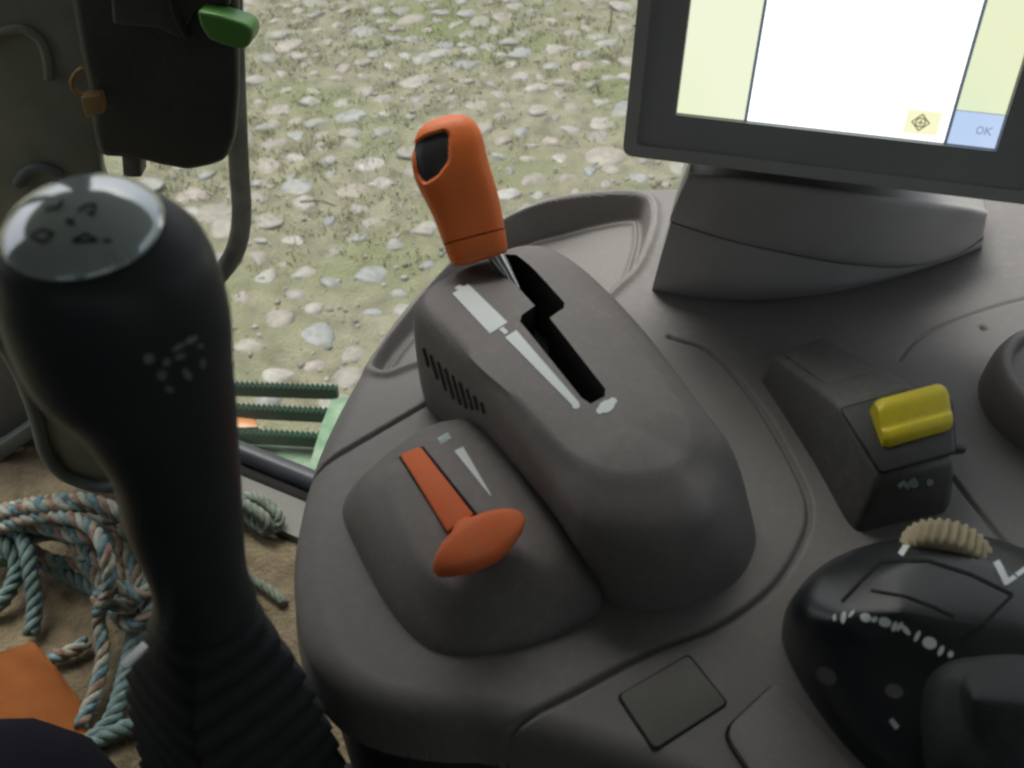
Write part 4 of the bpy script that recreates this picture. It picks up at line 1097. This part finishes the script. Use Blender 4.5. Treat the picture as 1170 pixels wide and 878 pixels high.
def lin(c): return tuple(((v / 255) / 12.92 if v / 255 < 0.04045 else ((v / 255 + 0.055) / 1.055) ** 2.4) for v in c)
e_white = emat('screen_white', (0.97, 1.0, 1.0), EX * 1.7)
e_left = egrad('screen_pale_yellow', [(0.3, lin((240, 248, 212))), (0.7, lin((250, 253, 228)))], EX)
e_right = egrad('screen_pale_green', [(0.35, lin((216, 243, 208))), (0.6, lin((240, 244, 205))), (0.8, lin((250, 234, 208)))], EX)
e_blue = egrad('screen_blue_key', [(0.3, lin((176, 205, 245))), (0.7, lin((205, 222, 250)))], EX)
e_tan = emat('screen_cream_key', lin((250, 248, 205)), EX * 1.05)
e_line = emat('screen_grey_line', lin((105, 120, 140)), EX * 0.6)
e_icon = emat('screen_icon', lin((160, 156, 115)), EX * 0.7)
e_text = emat('screen_text', lin((150, 165, 205)), EX * 0.8)
def q_scr(name, u0, w0, u1, w1, n, m, par=mon):
    return obj(name, rect(u0, w0, u1, w1, n), [(0, 1, 2, 3)], m, par)
uD1 = scr(852, 137)[0]; uD2 = scr(1081, 163)[0]
scrn = q_scr('screen', 0, 0, SWID, SHGT, -0.0030, M['slot'])
LW = 0.0009
q_scr('side_menu', 0.0004, 0.0004, uD1 - LW, SHGT, -0.0022, e_left, scrn)
q_scr('page', uD1 + LW, 0.0004, uD2 - LW, SHGT, -0.0022, e_white, scrn)
q_scr('divider', uD1 - LW, 0.0004, uD1 + LW, SHGT, -0.0020, e_line, scrn)
q_scr('divider', uD2 - LW, 0.0004, uD2 + LW, SHGT, -0.0020, e_line, scrn)
wK = scr(1130, 131)[1]
q_scr('side_menu', uD2 + LW, wK, SWID - 0.0004, SHGT, -0.0022, e_right, scrn)
okk = q_scr('soft_key', uD2 + LW, 0.0004, SWID - 0.0004, wK - 0.0003, -0.0022, e_blue, scrn)
b0 = scr(1031, 153); b1 = scr(1078, 130)
q_scr('soft_key', b0[0], b0[1], b1[0], b1[1] , -0.0018, e_tan, scrn)
# icon: diamond outline with a circle in it
ic = scr(1052, 141); ir = 0.0052
v = []; f = []
for k in range(4):
    a = math.pi / 2 * k; b = a + math.pi / 2
    for (rr, an) in ((ir, a), (ir * 0.78, a), (ir * 0.78, b), (ir, b)): v.append(sp(ic[0] + rr * math.cos(an), ic[1] + rr * math.sin(an), -0.0012))
    f.append(tuple(len(v) - 4 + i for i in range(4)))
n = 20
for k in range(n):
    a = 2 * math.pi * k / n; b = 2 * math.pi * (k + 1) / n
    for (rr, an) in ((ir * .56, a), (ir * .40, a), (ir * .40, b), (ir * .56, b)): v.append(sp(ic[0] + rr * math.cos(an), ic[1] + rr * math.sin(an), -0.0012))
    f.append(tuple(len(v) - 4 + i for i in range(4)))
for (x0, y0, x1, y1) in ((-.3, -.08, .3, .08), (-.08, -.3, .08, .3)):
    o_ = len(v); v += [sp(ic[0] + ir * a, ic[1] + ir * b, -0.0010) for a, b in ((x0, y0), (x1, y0), (x1, y1), (x0, y1))]; f.append((o_, o_ + 1, o_ + 2, o_ + 3))
obj('diamond_icon', v, f, e_icon, scrn)
# OK
oc_ = scr(1120, 150); v = []; f = []; hgt = 0.0023
for k in range(n):
    a = 2 * math.pi * k / n; b = 2 * math.pi * (k + 1) / n
    for (rr, an) in ((1, a), (.68, a), (.68, b), (1, b)): v.append(sp(oc_[0] + hgt * .85 * rr * math.cos(an), oc_[1] + hgt * rr * math.sin(an), -0.0012))
    f.append(tuple(len(v) - 4 + i for i in range(4)))
def stroke(x0, y0, x1, y1, w):
    global v, f
    d = Vector((x1 - x0, y1 - y0)).normalized(); nx_, ny_ = -d.y * w / 2, d.x * w / 2; o_ = len(v)
    v += [sp(oc_[0] + a, oc_[1] + b, -0.0012) for a, b in ((x0 + nx_, y0 + ny_), (x0 - nx_, y0 - ny_), (x1 - nx_, y1 - ny_), (x1 + nx_, y1 + ny_))]; f.append((o_, o_ + 1, o_ + 2, o_ + 3))
kx = 0.0030
stroke(kx, -hgt, kx, hgt, .0007); stroke(kx + .0003, 0, kx + .0030, hgt, .0007); stroke(kx + .0006, .0003, kx + .0031, -hgt, .0007)
obj('key_text', v, f, e_text, okk)
# mount: moulded arm between deck and display
low = [(744, 334), (800, 343), (870, 345), (940, 338), (1010, 322), (1080, 300), (1122, 284)]
cre = [(766, 252), (830, 272), (900, 288), (970, 300), (1040, 303), (1094, 290), (1124, 270)]
upp = [(786, 196), (840, 200), (900, 208), (970, 217), (1040, 226), (1100, 233), (1128, 238)]
def lifted(lo, up_, lean_):
    h = height_over(lo, up_) ; return onz(up_[0], up_[1], DZ + h + lean_)
rowsm = []
rowsm.append(catmull([dk(x, y, -.003) for x, y in low], 6, False))
rowsm.append(catmull([lifted(l, (l[0] * .7 + c[0] * .3, l[1] * .7 + c[1] * .3), .004) for l, c in zip(low, cre)], 6, False))
rowsm.append(catmull([lifted(l, (c[0], c[1] + 3), .003) for l, c in zip(low, cre)], 6, False))
lower = rowsm
rowsu = [catmull([lifted(l, (c[0], c[1] + 1), .001) for l, c in zip(low, cre)], 6, False),
         catmull([lifted(l, (c[0], c[1] - 3), .007) for l, c in zip(low, cre)], 6, False),
         catmull([lifted(l, (c[0] * .5 + u[0] * .5, c[1] * .5 + u[1] * .5), .011) for l, c, u in zip(low, cre, upp)], 6, False),
         catmull([lifted(l, (u[0], u[1] + 6), .010) for l, u in zip(low, upp)], 6, False),
         catmull([lifted(l, u, .002) for l, u in zip(low, upp)], 6, False)]
def wall(rows, n_up, depth):
    Nn = len(rows[0]); cf = [catmull([r[i] for r in rows], n_up, False) for i in range(Nn)]; K = len(cf[0])
    V = [p for c in cf for p in c]; off = len(V)
    bk = back * depth
    V += [p + bk for p in V[:off]]
    F = []
    for i in range(Nn - 1):
        for k in range(K - 1):
            F.append((i * K + k, (i + 1) * K + k, (i + 1) * K + k + 1, i * K + k + 1)); F.append((off + i * K + k, off + i * K + k + 1, off + (i + 1) * K + k + 1, off + (i + 1) * K + k))
        F.append((i * K, off + i * K, off + (i + 1) * K, (i + 1) * K)); F.append((i * K + K - 1, (i + 1) * K + K - 1, off + (i + 1) * K + K - 1, off + i * K + K - 1))
    for k in range(K - 1):
        F.append((k, k + 1, off + k + 1, off + k)); e_ = (Nn - 1) * K; F.append((e_ + k, off + e_ + k, off + e_ + k + 1, e_ + k + 1))
    return V, F
v, f = wall(lower, 5, 0.07); bm = clean(v, f, 1e-5); mt = obj_bm('mount', bm, M['mount'], mon, 50)
v, f = wall(rowsu, 5, 0.065); bm = clean(v, f, 1e-5); obj_bm('mount_cover', bm, M['mount'], mon, 50)
# block behind the cover joining it to the display
j0 = [sp(u, w, -0.012) for u, w in ((0.02, -BB + .004), (SWID * .9, -BB + .004), (SWID * .9, -BB + .04), (0.02, -BB + .04))]
obj_bm('mount_neck', prism_bm(shift(j0, MN * -0.035), shift(j0, MN * -0.10 + Vector((0, 0, -.03))), 0.004, 2), M['mount'], mon, 40)

# ------------------------------------------------------------------ joystick
YJ = 0.24
joy = thing('joystick', 'tall black joystick with glossy grey top plate and ribbed rubber boot', 'joystick', ony(285, 870, YJ))
def jring(cx, cy, rx, ratio, tilt, n=48, ex=1.0, yoff=0.0):
    c = ony(cx, cy, YJ + yoff); w = (ony(cx + rx, cy, YJ + yoff) - ony(cx - rx, cy, YJ + yoff)).length / 2
    e1 = Vector((1, 0, 0)); e2 = Vector((0, math.cos(R(tilt)), math.sin(R(tilt)))); out = []
    for k in range(n):
        a = 2 * math.pi * k / n; ca, sa = math.cos(a), math.sin(a)
        ca = math.copysign(abs(ca) ** ex, ca); sa = math.copysign(abs(sa) ** ex, sa)
        out.append(c + e1 * (w * ca) + e2 * (w * ratio * sa))
    return out
def rings_mesh(rings, n_up=4, cap0=True, cap1=True):
    N = len(rings[0]); cf = [catmull([r[i] for r in rings], n_up, False) for i in range(N)]; K = len(cf[0])
    V = [p for c in cf for p in c]; F = []
    for i in range(N):
        j = (i + 1) % N
        for k in range(K - 1): F.append((i * K + k, j * K + k, j * K + k + 1, i * K + k + 1))
    if cap0: F.append(tuple(i * K for i in range(N)))
    if cap1: F.append(tuple(i * K + K - 1 for i in range(N))[::-1])
    return V, F
jr = [(95, 262, 90, .95, 8), (97, 264, 97, .95, 8), (104, 276, 110, .92, 8), (115, 296, 122, .88, 9), (125, 330, 127, .86, 6), (138, 375, 125, .84, 4), (151, 420, 114, .84, 2), (177, 467, 92, .85, 0), (200, 529, 73, .9, 0), (211, 592, 66, .9, 0), (226, 655, 55, .9, 0), (235, 690, 58, .9, 0)]
v, f = rings_mesh([jring(*r) for r in jr], 5)
M['joy'] = plastic('black_grip_plastic', (0.034, 0.040, 0.043), 0.45, 0.2, 900, 0.2, spec=0.3)
grp = obj_bm('handle', clean(v, f, 1e-5), M['joy'], joy, 60)
cr_ = [(95, 261, 91.5, .95, 8), (94.5, 256, 91, .95, 9), (94, 248, 84, .92, 9), (93, 237.5, 66, .92, 9), (92.5, 229, 40, .92, 9), (92, 225, 14, .92, 9), (92, 225, 0.5, .92, 9)]
v, f = rings_mesh([jring(*r) for r in cr_], 5)
cap = obj_bm('top_plate', clean(v, f, 1e-5), M['cap'], joy, 180)
cb = bvh_of(cap)
sy = []
def poly_line(bvh, pts, w): return line(bvh, pts, w)
sy += poly_line(cb, [(52, 240), (68, 238), (72, 230)], 4) + poly_line(cb, [(90, 243), (98, 236), (110, 235), (106, 248), (101, 243)], 3.2)
sy += poly_line(cb, [(76, 252), (86, 258)], 4) + poly_line(cb, [(84, 250), (78, 258)], 3) + poly_line(cb, [(36, 270), (50, 263), (62, 268), (50, 278), (36, 272)], 3.4) + poly_line(cb, [(84, 276), (98, 268), (112, 276), (84, 277)], 3.4) + poly_line(cb, [(118, 276), (128, 276)], 4)
decal('symbols', sy, M['symbol'], cap)
sy = poly_line(cb, [(124, 294), (140, 290), (146, 300), (130, 305), (124, 294)], 2.5) + poly_line(cb, [(132, 297), (139, 297)], 3)
decal('square_symbol', sy, M['dimwhite'], cap)
gb = bvh_of(grp)
sy = [blob_mesh(gb, x, y, rx, ry, ro) for x, y, rx, ry, ro in [(170, 409, 6.5, 6, 0), (190, 413, 5, 5, 20), (185, 428, 6, 6, 0), (213, 427, 4, 8, -35), (193, 444, 6, 3.5, 30), (203, 396, 9, 3, -30), (218, 388, 8, 4, -25), (228, 395, 4, 3, 0), (205, 407, 7, 3, -20), (231, 415, 3.5, 6, 0)]]
decal('function_symbols', [m for m in sy if m[0]], M['fadewhite'], grp)
# rubber boot with folds
br = []
def lerp_tab(tab, y):
    for a, b in zip(tab, tab[1:]):
        if y <= b[0]: t = (y - a[0]) / (b[0] - a[0]); return [a[i] + (b[i] - a[i]) * t for i in range(1, len(a))]
    return list(tab[-1][1:])
tab = [(672, 180, 280), (690, 176, 288), (712, 168, 304), (755, 143, 340), (800, 142, 368), (860, 156, 392), (930, 168, 415), (1000, 180, 440)]
y = 672; k = 0
while y <= 1000:
    l_, r__ = lerp_tab(tab, y); rx = (r__ - l_) / 2 * (1.0 if k % 2 == 0 else 0.90) ; br.append(((l_ + r__) / 2, y, rx, 0.95, 0, 48, 1.0 + 0.75 * min(1, max(0, (y - 690) / 60)))); y += 10; k += 1
v, f = rings_mesh([jring(*r) for r in br], 2)
boot = obj_bm('rubber_boot', clean(v, f, 1e-5), M['blackr'], joy, 60)
v, f = rings_mesh([jring(317, 990, 135, .95, 0, 48, .6), [Vector((p.x, p.y, ZF)) for p in jring(317, 990, 110, .95, 0, 48, .6)]], 2)
obj_bm('base_column', clean(v, f, 1e-5), M['black'], joy, 60)
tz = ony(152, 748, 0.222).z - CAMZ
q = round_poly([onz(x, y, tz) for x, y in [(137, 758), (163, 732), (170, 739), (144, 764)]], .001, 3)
obj_bm('highlight_tab', prism_bm(q, shift(q, (0, 0, -.0015)), 0.0003, 2), flat('painted_highlight', (0.93, 0.95, 0.95), 0.3), joy, 40)  # white sliver painting a specular highlight at the boot's left edge
